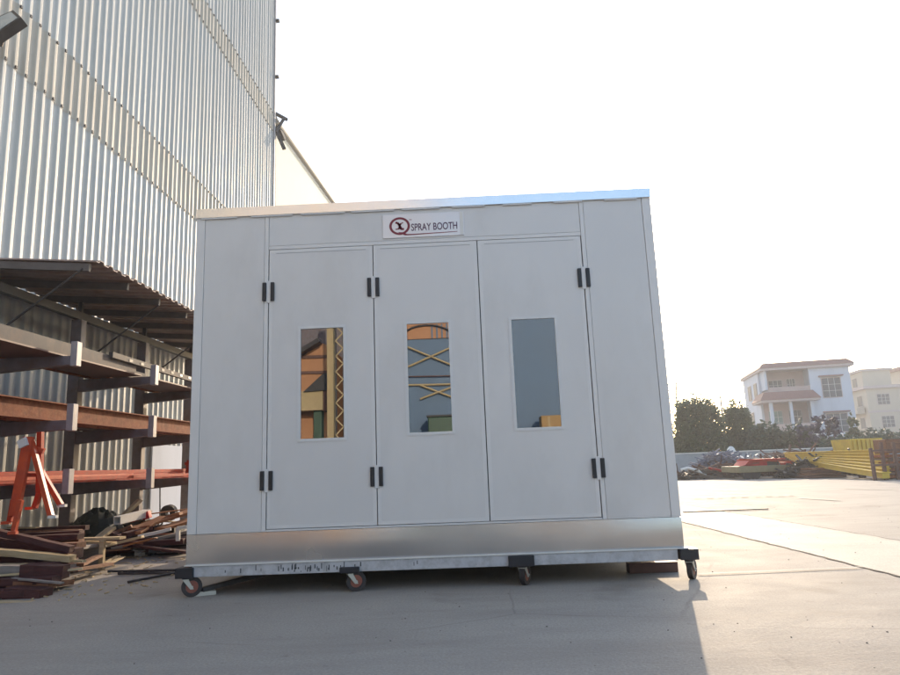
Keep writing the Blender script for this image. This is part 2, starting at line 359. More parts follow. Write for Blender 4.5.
# flood lamp at the wall, top left
fl = thing('flood_lamp', 'rectangular grey flood lamp with dark rim on an arm, high on the ribbed wall', 'lamp', at(0,20,2.6))
A_, B_, C_, D_ = at(-14,22,2.5), at(13,10,2.5), at(21,17,2.2), at(-10,38,2.2)
n_ = (B_-A_).cross(D_-A_).normalized()
obj('lamp_housing', MB().prism([A_,B_,C_,D_], -n_*.14 if n_.dot(CP-A_)>0 else n_*.14), M['dark'], fl)
cc = (A_+B_+C_+D_)/4; s_ = (.004 if n_.dot(CP-cc) > 0 else -.004)
obj('lamp_glass', MB().prism([cc+(p-cc)*.82+n_*s_*.3 for p in (A_,B_,C_,D_)], n_*s_), M['lampg'], fl)
obj('lamp_arm', MB().path([cc+Vector((0,.1,0)), Vector((wx(2.6)+.06, 2.75, cc.z-.1))], .03), M['dark'], fl)

# ------------------------------------------------------------------ storage rack and canopy
def rx(y, X0): return X0+T12*y
XC, XT = -5.78, -4.555
colY = [-.16, 1.90, 3.96, 6.02, 8.08]
TIER = [(2.50, 2.78), (1.70, 2.00), (.94, 1.21)]
rk = thing('cantilever_rack', 'steel storage rack with grey-tipped arms along the ribbed wall', 'rack', (rx(4,XC),4,0))
for y in colY:
    x = rx(y, XC)
    c = obj('column', MB().box(x-.10, x+.07, y-.07, y+.07, 0, 3.55, .006), M['rack'], rk)
    for zb, zt in TIER:
        a = MB(); a.prism([(x+.07,y-.05,zb-.09),(x+.07,y-.05,zb+.10),(rx(y,XT)-.04,y-.05,zb+.10),(rx(y,XT)-.04,y-.05,zb-.01)], (0,.10,0))
        ao = obj('arm', a, M['rack'], rk)
        obj('end_stop', MB().box(rx(y,XT)-.038, rx(y,XT)+.045, y-.055, y+.055, zb-.03, zt, .005), M['stop'], ao)
ms = MB(); ms.bar((rx(-1,XC),-1,3.61),(rx(9,XC),9,3.61),.10,.12); obj('top_rail', ms, M['dark'], rk)
cn = thing('rack_canopy', 'low rusty corrugated canopy roof over the steel rack', 'canopy', (rx(4,XC),4,3.6))
YA, YB = 1.98, 10.2
def czz(x): return 3.86 + (-4.41-x)*.075
vs = []; fs = []; per = .22; y = YA; k = 0
prof = []
while y < YB:
    for a, h in ((0,0),(.30,0),(.42,.035),(.76,.035),(.88,0)): prof.append((y+a*per, h))
    y += per
for yy, h in prof:
    for x0, th in ((-4.41,0),(-6.52,0)):
        X = x0+T12*yy; vs += [(X, yy, czz(x0)+h), (X, yy, czz(x0)+h-.012)]
n = len(prof)
for i in range(n-1):
    a = 4*i; b_ = 4*i+4
    fs += [(a,b_,b_+2,a+2),(a+1,a+3,b_+3,b_+1),(a,a+1,b_+1,b_),(a+2,b_+2,b_+3,a+3)]
fs += [(0,2,3,1),(4*n-4,4*n-3,4*n-1,4*n-2)]
obj('roof_sheet', MB().add(vs, fs), M['canopy'], cn)
for i, y in enumerate((2.03, 3.0, 3.96, 4.95, 6.02, 7.1, 8.2, 9.3)):
    obj('rafter', MB().bar((rx(y,-4.52),y,czz(-4.45)-.075), (rx(y,-6.45),y,czz(-6.45)-.075), .05, .10), M['rafter'], cn)
obj('wall_beam', MB().bar((rx(2.05,-6.35),2.07,czz(-6.35)-.175), (rx(10.1,-6.35),10.1,czz(-6.35)-.175), .06, .08), M['dark'], cn)
for y in colY[1:]:
    obj('post', MB().bar((rx(y,XC),y,3.67),(rx(y,XC),y,czz(XC)-.125),.06,.06), M['dark'], cn)
    obj('brace', MB().tube((rx(y,XC)+.10,y-.02,2.86),(rx(y,-4.52),y-.02,czz(-4.5)-.13),.014,6), M['dark'], cn)

# loads on the rack: run along the wall, lie on the arms
def along(X, y0, y1, z, w, h, mt, name, label, cat, shape='bar', group=None):
    mb = MB(); a = Vector((rx(y0,X), y0, z)); b_ = Vector((rx(y1,X), y1, z))
    if shape == 'I':
        mb.bar(a, b_, w*.12, h-.02); mb.bar(a+Vector((0,0,h/2-.007)), b_+Vector((0,0,h/2-.007)), w, .014); mb.bar(a-Vector((0,0,h/2-.007)), b_-Vector((0,0,h/2-.007)), w, .014)
    elif shape == 'tube': mb.tube(a, b_, w/2, 12)
    elif shape == 'C':
        mb.bar(a, b_, .008, h-.014); mb.bar(a+Vector((-w/2+.004,0,h/2-.004)), b_+Vector((-w/2+.004,0,h/2-.004)), w, .008); mb.bar(a+Vector((-w/2+.004,0,-h/2+.004)), b_+Vector((-w/2+.004,0,-h/2+.004)), w, .008)
    else: mb.bar(a, b_, w, h, b=.004)
    return single(name, mb, mt, label, cat, group)
zt = [t[0]+.101 for t in TIER]
along(-4.83, -3, 7.6, zt[1]+.115, .12, .23, M['rust'], 'rusty_beam', 'long rusty steel I-beam on the middle arms of the rack, nearest the arm tips', 'steel beam', 'I')
along(-5.10, -3, 7.2, zt[1]+.06, .10, .12, M['rust'], 'rusty_beam', 'rusty square beam on the middle arms, close behind the tall I-beam', 'steel beam')
along(-5.02, 2.2, 6.4, zt[1]+.16, .06, .06, M['dark'], 'black_pipe', 'thin black pipe lying on top of the rusty square beam', 'pipe', 'tube')
along(-5.40, -3, 5.2, zt[1]+.08, .12, .16, M['chan'], 'grey_beam', 'grey steel beam on the middle arms beside the rack columns', 'steel beam', 'C')
along(-4.74, -2, 3.75, zt[0]+.11, .10, .17, M['chan'], 'grey_channel', 'grey steel channel on the top arms, crossing the left edge of the picture', 'steel beam', 'C')
along(-5.02, -2, 4.6, zt[0]+.09, .10, .12, M['chan'], 'grey_channel', 'grey channel on the top arms, second from the arm tips', 'steel beam', 'C')
along(-5.30, -1, 7.9, zt[0]+.075, .10, .10, M['rust'], 'rusty_channel', 'rusty channel on the top arms beside the rack columns', 'steel beam', 'C')
pa = single('perforated_angle', MB().bar((rx(3.0,-4.72),3.0,zt[0]+.20),(rx(7.2,-4.72),7.2,zt[0]+.16),.06,.08), M['chan'], 'grey perforated steel angle on the top arms, reaching behind the booth', 'steel angle')
for i in range(9):
    y = 3.5+i*.34; obj('hole', MB().box(rx(y,-4.72)+.031, rx(y,-4.72)+.034, y-.05, y+.05, zt[0]+.165, zt[0]+.205), M['white'] if i>4 else M['dark'], pa)
along(-4.72, 0.6, 3.72, zt[2]+.075, .07, .05, M['orange2'], 'orange_beam', 'upper bright orange bar on the lowest arms, left of the first end stop', 'steel beam')
along(-4.70, 2.2, 5.7, zt[2]+.05, .06, .05, M['orange'], 'orange_beam', 'front orange-red bar on the lowest arms between the two end stops', 'steel beam')
along(-4.86, 0.2, 5.9, zt[2]+.125, .09, .05, M['orange'], 'orange_beam', 'raised orange-red bar on the lowest arms, behind the front bar', 'steel beam')
along(-4.86, 0.2, 5.9, zt[2]+.05, .09, .09, M['orange'], 'orange_beam', 'orange-red bar under the raised bar on the lowest arms', 'steel beam')
along(-5.1, -1.0, 6.9, zt[2]+.08, .12, .16, M['red'], 'red_beam', 'deep red steel beam on the lowest arms beside the orange bars', 'steel beam', 'C')
along(-5.3, -1, 3.6, zt[2]+.05, .10, .10, M['bluegrey'], 'blue_grey_pipe', 'blue-grey pipe on the lowest arms at the left picture edge', 'pipe', 'tube')
along(-4.72, 6.1, 8.6, zt[2]+.05, .09, .09, M['dark'], 'dark_pipe', 'dark pipe on the lowest arms beside the booth edge', 'pipe', 'tube')
along(-4.83, 6.2, 8.2, zt[2]+.14, .07, .07, M['white'], 'white_pipe', 'white pipe on top of the dark pipe beside the booth edge', 'pipe', 'tube')
eb = MB(); p = Vector((rx(5.75,-4.75),5.75,zt[2])); eb.bar(p+Vector((0,0,.02)), p+Vector((.02,.02,.30)), .10, .05); eb.bar(p+Vector((-.06,0,.24)), p+Vector((.14,.02,.27)), .07,.05)
single('red_bracket', eb, M['orange'], 'upright red bracket at the far end of the orange bars', 'bracket')
for k in range(7):
    xx = -5.62+.075*k; along(xx, -1.5+random.random(), 6.4+random.random()*1.4, zt[1]+.03+(.055 if k%2 else 0), .055, .055, M[('rust','dark','rust','brown','chan','rust','dark')[k]], 'thin_pipe', 'thin rusty or dark pipe in the bundle on the middle arms beside the rack columns', 'pipe', 'tube', 'thin pipes bundled on the middle rack arms')
for k in range(6):
    xx = -5.62+.08*k; along(xx, -1.2+random.random(), 5.0+random.random()*2.5, zt[2]+.03+(.05 if k%2 else 0), .06, .06, M[('dark','rust','chan','rust','brown','rust')[k]], 'thin_pipe', 'thin rusty or grey pipe in the bundle on the lowest arms behind the red beam', 'pipe', 'tube', 'thin pipes bundled on the lowest rack arms')
for k in range(5):
    xx = -5.60+.10*k; along(xx, -.2+random.random(), 6.0+random.random()*2, zt[0]+.06+(.07 if k%2 else 0), .08, .08, M[('rust','chan','dark','rust','chan')[k]], 'square_bar', 'square rusty or grey bar in the row on the top arms beside the columns', 'steel bar', 'bar', 'square bars on the top rack arms')
for k,(xx,yy0,yy1,lb) in enumerate([(-5.05,.2,3.85,'wide dark board under the grey channels on the top rack arms'),(-5.05,4.1,8.2,'wide dark board on the top arms behind the perforated angle')]):
    single('dark_board', MB().bar((rx(yy0,xx),yy0,zt[0]+.012-.0), (rx(yy1,xx),yy1,zt[0]+.012), .72,.02), M['brown'], lb, 'board')
# hook hanging under the rack
hk = MB(); a = at(160,486,6.0); b_ = at(160,521,6.0); hk.tube(a, b_, .012, 6); hk.ring(b_+Vector((0,0,-.03)), (0,1,0), .03, .055, .02, 14);
single('steel_hook', hk, M['dark'], 'thin dark hook on a rod hanging below the lowest rack arm', 'hook')
ty = MB(); c = at(169,513,6.4); ty.ring(c, (.1,1,.1), .04, .15, .10, 28)
single('steel_disc', ty, M['rubber'], 'black round disc standing behind the orange-brown boards', 'disc')

# ------------------------------------------------------------------ timber pile, front left
def bar_uv(u0,v0,Y0,u1,v1,Y1,w,h): return MB().bar(at(u0,v0,Y0), at(u1,v1,Y1), w, h, b=.004)
def item(name, mt, a, b_, w, h, label, cat, group=None, up=(0,0,1)):
    a = Vector(a); b_ = Vector(b_)
    mb = MB(); d = b_-a; L = d.length
    t = MB().bar(a, b_, w, h, up, b=.003)
    # build along local x so grain follows the timber
    o = obj(name, _local_bar(L, w, h), mt); d.normalize()
    upv = Vector(up)
    if abs(d.dot(upv)) > .98: upv = Vector((0,1,0))
    s = upv.cross(d).normalized(); t_ = d.cross(s)
    mm = Matrix((d, s, t_)).transposed().to_4x4(); mm.translation = a
    o.matrix_world = mm
    o['label'] = label; o['category'] = cat
    if group: o['group'] = group
    return o
def _local_bar(L, w, h):
    mb = MB(); n = 7; vs = []
    j = [(random.uniform(-.004,.004), random.uniform(-.003,.003)) for _ in range(n)]
    for i in range(n):
        x = L*i/(n-1); dy, dz = j[i]
        if i in (0,n-1): x += 0
        for sy, sz in ((-1,-1),(1,-1),(1,1),(-1,1)): vs.append((x+random.uniform(-.008,.008)*(i in (0,n-1)), sy*w/2+dy, sz*h/2+dz))
    fs = [(0,1,2,3), tuple(4*(n-1)+k for k in (3,2,1,0))]
    for i in range(n-1):
        for k in range(4): fs.append((4*i+k, 4*i+4+k, 4*i+4+(k+1)%4, 4*i+(k+1)%4))
    return mb.add(vs, fs)
GP = 'planks of the timber pile on the left'
FILL = 'dark red-brown plank in the mixed timber pile at the left edge'
FILL2 = 'brown weathered plank in the mixed timber pile at the left edge'
for k in range(6):
    for j in range(5 if k < 4 else 4):
        Y = .25 + .28*k + j*.42 + random.uniform(-.08,.08)
        z = .035 + .078*k + random.uniform(0,.02)
        ur = [40,62,72,70,80,84][k] + random.uniform(-16,4)
        p1 = at(ur, 560, Y); xr = p1.x
        xl = xr - random.uniform(1.6,2.8)
        w = random.choice((.09,.12,.16,.2)); h = random.choice((.045,.06,.075))
        r_ = random.random()
        mt, lb, nm = ((M['wdark'], FILL, 'timber_plank') if r_ < .68 else (M['wbrown'], FILL2, 'timber_plank'))
        tilt = random.uniform(-.05,.07)
        item(nm, mt, (xl, Y+random.uniform(-.15,.25), z+tilt*.5), (xr, Y, z+h*.1), w, h, lb, 'plank', GP if lb is FILL else 'brown planks of the timber pile')
S = lambda u0,v0,Ya,u1,v1,Yb: (at(u0,v0,Ya), at(u1,v1,Yb))
def sp(name, mtk, uv, w, h, label, cat='plank', group=None, up=(0,0,1)):
    a, b_ = S(*uv); return item(name, M[mtk], a, b_, w, h, label, cat, group, up)
sp('timber_beam','wdark',(-10,540,1.35,79,553,1.15),.14,.10,'thick dark beam across the top of the timber pile, ending below the upright post')
sp('timber_plank','wpale',(-10,551,1.0,73,558.5,.95),.12,.065,'long tan plank on the front of the timber pile, under the thick dark beam')
sp('timber_plank','wdark',(-4,532,.95,72,549,.95),.10,.06,'dark plank sloping down to the right on top of the timber pile')
sp('timber_plank','wpale',(22,541,2.3,114,543.5,2.2),.14,.03,'pale flat board on top of the timber pile, reaching right to the upright post')
sp('timber_plank','wbrown',(-5,536,2.2,60,537,2.5),.2,.035,'brown board at the back top of the timber pile')
sp('timber_plank','wpale',(-8,537,1.9,30,541,1.95),.10,.03,'short yellow board under the orange trestle feet')
sp('timber_plank','wpale',(-10,565,.75,40,564.5,.75),.05,.02,'thin pale batten on the front of the timber pile')
sp('timber_plank','wgrey',(-10,570,.62,25,571,.62),.10,.10,'grey-green block at the left picture edge in the timber pile')
sp('timber_plank','wdark',(24,571,.6,66,572,.62),.16,.13,'short dark block with square end in the timber pile')
sp('timber_plank','wbrown',(12,583,.45,52,586,.45),.14,.06,'short brown board with scuffed face low in the timber pile')
sp('timber_plank','wdark',(10,592,.3,46,594,.28),.18,.10,'thick dark block at the front foot of the timber pile')
sp('timber_plank','wbrown',(45,585,.5,70,582,.9),.10,.05,'short brown offcut sticking out right at the foot of the timber pile')
sp('timber_plank','wpale',(-10,602.5,.06,37,602.5,.06),.10,.02,'pale plank lying flat on the ground at the front of the timber pile')
sp('timber_plank','wbrown',(80,565,1.3,99,556,2.0),.08,.03,'splintered brown board beside the upright pale post')
sp('timber_plank','wbrown',(74,570,1.1,110,564,1.9),.10,.03,'flat brown board on the ground beside the pile end')
sp('timber_plank','wgrey',(70,548,1.6,98,545,2.4),.22,.04,'grey board leaning behind the upright pale post')
sp('metal_strip','bag',(42,569.5,.62,57,570,.6),.05,.02,'short shiny strip lying on the timber pile','metal strip')
sp('metal_strip','zinc',(52,573,.8,70,576,.8),.04,.02,'bent grey strip lying beside the timber pile','metal strip')

# pale upright post with top rail
tr = thing('saw_bench', 'low bench with one pale upright leg and flat top board beside the timber pile', 'bench', gnd(101,569))
g_ = gnd(101,569)
obj('leg', MB().box(g_.x-.025,g_.x+.03,g_.y-.03,g_.y+.03,0,.335,.004), M['wpale'], tr)
obj('leg', MB().box(g_.x-.33,g_.x-.28,g_.y+.1,g_.y+.16,0,.33,.004), M['wgrey'], tr)
obj('top_board', MB().bar((g_.x-.4,g_.y+.1,.352),(g_.x+.22,g_.y+.06,.352),.14,.03), M['wpale'], tr)
obj('side_board', MB().box(g_.x-.30,g_.x-.04,g_.y+.05,g_.y+.075,.02,.30), M['wgrey'], tr)

# orange trestle on the pile
tz = thing('orange_trestle', 'bright orange welded steel trestle frame standing on the timber pile', 'trestle', at(35,530,0.95))
def tl(u0,v0,Ya,u1,v1,Yb,w,h): return MB().bar(at(u0,v0,Ya), at(u1,v1,Yb), w, h, (0,1,0))
obj('leg', tl(29,437,1.05,14,516,0.95,.10,.05), M['orange2'], tz, label='wide flat orange leg')
obj('leg', tl(21,500,0.85,14,531,0.85,.045,.045), M['orange2'], tz)
obj('leg', tl(31,440,1.10,51,516,0.90,.05,.05), M['orange2'], tz)
obj('leg', tl(38,466,1.30,61,505,1.30,.05,.05), M['orange2'], tz)
obj('leg', tl(14,500,1.00,10,522,0.95,.05,.05), M['orange'], tz)
obj('post', MB().bar(at(40.5,432,1.15), at(39.5,493,1.15), .055, .055, (0,1,0)).bar(at(39.5,493,1.15), at(34.5,508,1.10), .05, .05, (0,1,0)), M['orange'], tz)
obj('cross_bar', tl(20,443,1.10,44,451,1.15,.05,.05), M['orange2'], tz)
obj('cross_bar', tl(24,475,1.00,43,475,1.20,.04,.04), M['orange'], tz)
obj('head_plate', MB().bar(at(20,445,1.02), at(28,441,1.02), .07, .09), M['white'], tz)
for u,v,Y in ((14,533,0.85),(7,523,0.95),(54,517,0.90),(63,506,1.30),(31,508.5,1.10)):
    obj('foot', MB().bar(at(u-5,v,Y), at(u+3,v-.5,Y), .05, .03), M['orange2'] if u<50 else M['white'], tz)

# mixed scrap heap between pile and booth
GH = 'boards in the mixed scrap heap beside the booth'
def gp(u,v,z=0.): return gnd(u,v,z)
hp = [
 ('timber_plank','wpale',(96,540,3.0,112,528,3.3),.12,.04,'pale weathered board leaning on the scrap heap, left of the square tube'),
 ('timber_plank','wpale',(122,517,3.9,140,500,4.1),.11,.05,'yellow plank sticking steeply up out of the scrap heap'),
 ('orange_board','worange',(133,529,3.6,200,508,4.6),.26,.035,'wide orange-brown board on top of the scrap heap beside the booth'),
 ('orange_board','worange',(160,529,3.7,205,516,4.4),.26,.035,'orange-brown board under the wide one, reaching behind the booth'),
 ('orange_board','worange',(136,533,3.4,163,517,4.1),.14,.04,'narrow orange-brown board in the middle of the scrap heap'),
 ('white_plank','white',(138,537,3.2,171,529,3.4),.07,.04,'white plank lying across the front of the scrap heap'),
 ('timber_plank','wdark',(124,535,3.3,150,528,3.7),.12,.06,'dark stub of timber under the orange-brown boards'),
 ('timber_plank','wgrey',(88,522,3.9,118,519,4.2),.14,.05,'grey board on top of the dark tarpaulin'),
 ('timber_plank','wbrown',(100,545,3.1,135,541,3.3),.16,.05,'low brown board in the dark of the scrap heap'),
 ('timber_plank','wdark',(120,545,3.2,185,541,3.3),.16,.07,'low dark board along the foot of the scrap heap'),
 ('red_offcut','orange',(131,520,4.0,137,518,4.0),.08,.08,'small red offcut on the white square tube'),
 ('red_offcut','red',(143,517,4.1,150,514,4.1),.09,.10,'dark red square offcut at the end of the white square tube'),
 ('grey_strip','wgrey',(157,552,3.2,175,550.5,3.3),.05,.03,'short green-grey strip on the ground in front of the heap'),
 ('timber_plank','wpale',(103,566,1.9,123,557,2.5),.06,.015,'thin white splinter board on the ground right of the bench leg'),
 ('timber_plank','wpale',(104,563,2.2,118,556,2.7),.05,.012,'second thin splinter board on the ground right of the bench leg'),
 ('timber_plank','wdark',(110,532,3.4,128,540,3.3),.10,.05,'dark board end tilting down in the scrap heap'),
]
for nm, mk, uv, w, h, lb in hp: sp(nm, mk, uv, w, h, lb, 'board' if 'plank' not in nm else 'plank')
rh = random.Random(77)
for k in range(22):
    u0 = rh.uniform(88,160); v0 = rh.uniform(516,552); Y0 = 2.9+(552-v0)/36*1.5+rh.uniform(-.1,.1)
    p0 = at(u0,v0,Y0); an = rh.uniform(-.5,.5); L_ = rh.uniform(.4,1.2); p1 = p0+Vector((L_*math.cos(an), L_*math.sin(an), rh.uniform(-.12,.16)))
    p0.z = max(p0.z,.04); p1.z = max(p1.z,.04)
    item('scrap_board', M[('wdark','wbrown','worange','wgrey','rust','wpale','dark')[k%7]], p0, p1, rh.uniform(.05,.13), rh.uniform(.015,.045), 'short mixed board or steel offcut jumbled in the scrap heap beside the booth', 'board', 'mixed offcuts in the scrap heap')
for k in range(16):
    Y = rh.uniform(.1,2.6); p1 = at(rh.uniform(30,86),560,Y); z = .05+.16*Y+rh.uniform(0,.06); L_ = rh.uniform(.3,1.1); an = rh.uniform(-.6,.6)
    item('scrap_board', M[('wpale','wbrown','wdark','wgrey')[k%4]], (p1.x-L_, Y+L_*math.sin(an), z+rh.uniform(-.03,.05)), (p1.x, Y, z), rh.uniform(.04,.09), rh.uniform(.015,.03), 'short thin offcut lying loose on the timber pile at the left', 'board', 'loose offcuts on the timber pile')
chips = MB()
for k in range(420):
    u_ = rh.random(); x = -6+3.2*rh.random(); y = .0+5.2*rh.random(); a_ = rh.uniform(0,3.14); l_ = rh.uniform(.02,.09); d_ = Vector((math.cos(a_),math.sin(a_),0))*l_
    chips.bar(Vector((x,y,.008))-d_/2, Vector((x,y,.012))+d_/2, rh.uniform(.006,.02), .008)
obj('wood_splinters', chips, M['wpale'], None, kind='stuff')
# heap supports : dark blocks added for the black shade in and under it
for i, (u,v,w_,h_,Y,lb) in enumerate([(96,552,.55,.26,3.3,'added black block for the shade behind the bench leg'),(130,553,.6,.24,3.35,'added black block for the shade under the middle of the scrap heap'),(166,551,.62,.26,3.45,'added dark block for the shade under the orange-brown boards'),(150,548,.7,.34,4.0,'added dark block for the shade at the back of the scrap heap')]):
    p = at(u, v, Y); t = thing('shade_block', lb, 'shade block', (p.x,p.y,0))
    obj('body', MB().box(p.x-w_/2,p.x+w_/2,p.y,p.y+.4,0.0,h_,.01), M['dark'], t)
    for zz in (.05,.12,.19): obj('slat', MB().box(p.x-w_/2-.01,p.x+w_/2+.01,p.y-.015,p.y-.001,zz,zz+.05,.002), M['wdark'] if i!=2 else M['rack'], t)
# square white tube with open end
sq = MB(); a, b_ = at(117,520.5,3.45), at(148,513,4.2); d_ = (b_-a).normalized(); s_ = d_.cross(Vector((0,0,1))).normalized(); t_ = s_.cross(d_)
H = .055
for o1, ww, hh, ax in ((t_*(H-.006), 2*H, .012, 0), (-t_*(H-.006), 2*H, .012, 0)): sq.bar(a+o1, b_+o1, ww, hh)
for o1 in (s_*(H-.006), -s_*(H-.006)): sq.bar(a+o1, b_+o1, .012, 2*H-.026)
single('square_tube', sq, M['white'], 'white square tube with open end poking out of the scrap heap', 'steel tube')
# tarpaulin heap
def lump(c, rx_, ry_, rz_, n=22, k=12, rough=.25, seed=1):
    rnd = random.Random(seed); mb = MB(); vs = []; 
    ph = [(rnd.uniform(0,6.28), rnd.randint(2,5), rnd.uniform(.3,1)) for _ in range(6)]
    for i in range(k+1):
        e = math.pi/2*i/k
        for j in range(n):
            t = 2*math.pi*j/n; s = 1+rough*sum(math.sin(t*q+p+e*3*a) * a for p,q,a in ph)/3 + rnd.uniform(-.06,.06)
            vs.append((c[0]+rx_*s*math.cos(e)*math.cos(t), c[1]+ry_*s*math.cos(e)*math.sin(t), c[2]+rz_*math.sin(e)*(1+rnd.uniform(-.08,.08))))
    fs = [(i*n+j, i*n+(j+1)%n, (i+1)*n+(j+1)%n, (i+1)*n+j) for i in range(k) for j in range(n)]
    return mb.add(vs, fs)
p = at(96,540,3.9); single('dark_tarpaulin', lump((p.x,p.y,0), .55,.4,.62, seed=4), M['tarp'], 'crumpled dark green tarpaulin heap behind the timber pile', 'tarpaulin')
p = at(128,540,4.3); single('dark_tarpaulin', lump((p.x,p.y,0), .5,.35,.52, seed=9), M['tarp'], 'dark tarpaulin heap below the yellow leaning plank', 'tarpaulin')
p = gnd(140,556); single('plastic_bag', lump((p.x,p.y+.05,0), .10,.09,.12, 12, 6, .5, 3), M['bag'], 'small crumpled white plastic bag on the sunny ground', 'bag')
wb = MB(); a = at(178,541,3.2); wb.bar(a, at(178,528,3.2), .05,.04,(0,1,0)); wb.bar(at(177,528,3.2), at(192,526.5,3.3), .05,.04)
single('white_bracket', wb, M['white'], 'white L-shaped bracket standing beside the booth left edge', 'bracket')
# rods on ground in front of heap
for i,(u0,v0,u1,v1,lb) in enumerate([(108,571.5,183,570,'dark rod on the ground, farthest of three near the left booth wheel'),(118,573.5,176,573,'dark rod on the ground, middle of three near the left booth wheel'),(128,582,183,571.5,'dark rod slanting on the ground toward the left booth wheel')]):
    a = gnd(u0,v0,.02); b_ = gnd(u1,v1,.02); single('steel_rod', MB().tube(a,b_,.014,8), M['dark'], lb, 'rod')
single('steel_bar', MB().bar(gnd(683,511.8,.02), gnd(768,508.8,.02), .05,.02), M['dark'], 'dark steel bar lying on the bright ground right of the booth', 'steel bar')

# ------------------------------------------------------------------ the booth
W2 = 2.25; D = 6.85
bt = thing('spray_booth', 'large white panelled paint booth on caster wheels with three glazed doors', 'paint booth', (0,0,0))
ZB0, ZPB, ZS, ZDB, ZDT, ZTB, ZTT = .172, .272, .540, .566, 3.226, 3.592, 3.682
XD = [-1.518, -.493, .531, 1.543]
TH = .06
def face(x0, x1, z0, z1, y=0., t=TH, b=.002): return MB().box(x0, x1, y, y+t, z0, z1, b)
cw = .085
# corner posts and wall panels of the front
obj('corner_post', face(-W2, -W2+cw, ZS+.002, ZTB, -.004), M['frame'], bt)
obj('corner_post', face(W2-cw, W2, ZS+.002, ZTB, -.004), M['frame'], bt)
obj('front_panel', face(-W2+cw+.003, XD[0]-.048, ZS+.002, ZTB), M['panel'], bt)
obj('front_panel', face(XD[3]+.048, W2-cw-.003, ZS+.002, ZTB), M['panel'], bt)
obj('door_post', face(XD[0]-.045, XD[0]-.006, ZS+.002, ZTB, -.003), M['frame'], bt)
obj('door_post', face(XD[3]+.006, XD[3]+.045, ZS+.002, ZTB, -.003), M['frame'], bt)
obj('header_panel', face(XD[0]-.003, XD[3]+.003, ZDT+.045, ZTB), M['panel'], bt)
obj('header_rail', face(XD[0]-.003, XD[3]+.003, ZDT+.006, ZDT+.042, -.003), M['frame'], bt)
obj('door_sill', face(XD[0]-.003, XD[3]+.003, ZS+.002, ZDB-.006, -.003), M['frame'], bt)
obj('dark_backing', MB().box(-W2+.08, W2-.08, .062, .07, ZPB+.01, ZTB-.01), M['seam'], bt)
# skirt in slightly warped sheet
n = 26; vs = []; fs = []
for i in range(n+1):
    x = -W2+.001 + (2*W2-.002)*i/n; wv = .006*math.sin(x*2.3)+.004*math.sin(x*5.1+1)
    vs += [(x,-.006,ZPB+.002),(x,-.010+wv*.5,ZPB+.09),(x,-.010+wv*.7,ZPB+.18),(x,-.005,ZS)]
for i in range(n):
    for k in range(3): fs.append((4*i+k,4*i+4+k,4*i+5+k,4*i+1+k))
sk = MB().add(vs, fs); sk_o = obj('kick_sheet', sk, M['galv'], bt, True, label='bare galvanised sheet strip along the foot of the front')
obj('kick_backing', MB().box(-W2, W2, .002, .058, ZPB+.002, ZS-.001), M['frame'], bt)
# side, back, roof
obj('side_wall', MB().box(-W2, -W2+.06, .062, D, ZPB, ZTB), M['panel'], bt)
obj('side_wall', MB().box(W2-.06, W2, .062, D, ZPB, ZTB), M['panel'], bt)
obj('back_wall', MB().box(-W2+.062, W2-.062, D-.06, D, ZPB, ZTB), M['panel'], bt)
obj('roof', MB().box(-W2+.001, W2-.001, .03, D, ZTB+.001, ZTT-.012), M['panel'], bt)
tm = MB().box(-W2-.004, W2+.004, -.022, -.008, ZTB-.004, ZTT, .001); tm.box(-W2-.004, W2+.004, -.007, .05, ZTT-.009, ZTT)
obj('roof_trim', tm, M['trim'], bt)
for i in range(9):
    drp = MB(); x0 = -W2+.05+i*.5; drp.box(x0, x0+.36+.08*math.sin(i*7), -.020, -.009, ZTB-.018, ZTB-.006)
    obj('trim_lip', drp, M['frame'], bt)
# base frame
bm_ = MB(); bm_.box(-W2+.07, W2-.07, -.035, .025, ZB0, ZPB-.006, .003)
bf = obj('base_beam', bm_, M['beam'], bt)
obj('base_ledge', MB().box(-W2+.0, W2+.03, -.045, -.0, ZPB-.004, ZPB+.006, .001), M['white'], bt)
mk = MB()   # dents and dark scribbles on the beam
rnd = random.Random(5)
for i in range(46):
    x = rnd.gauss(-1.05,.16) if i < 34 else rnd.uniform(-1.9,-.1); z0 = ZB0+.012+rnd.uniform(0,.035); h = rnd.uniform(.012,.05); w = rnd.uniform(.004,.011)
    mk.box(x, x+w, -.0365, -.0352, z0, min(z0+h, ZPB-.01))
obj('beam_marks', mk, M['seam'], bt, kind='stuff')
for y in (1.7, 3.4, 5.1, D-.1):
    obj('cross_beam', MB().box(-W2+.07, W2-.07, y, y+.08, ZB0, ZPB-.006), M['rack'], bt)
for x in (-W2+.08, -.78, .79, W2-.16):
    obj('long_beam', MB().box(x-.03, x+.05, .03, D-.1, ZB0+.002, ZPB-.03), M['rack'], bt)
obj('floor', MB().box(-W2+.06, W2-.06, .1, D-.07, ZPB-.004, ZPB+.02), M['galv'], bt)
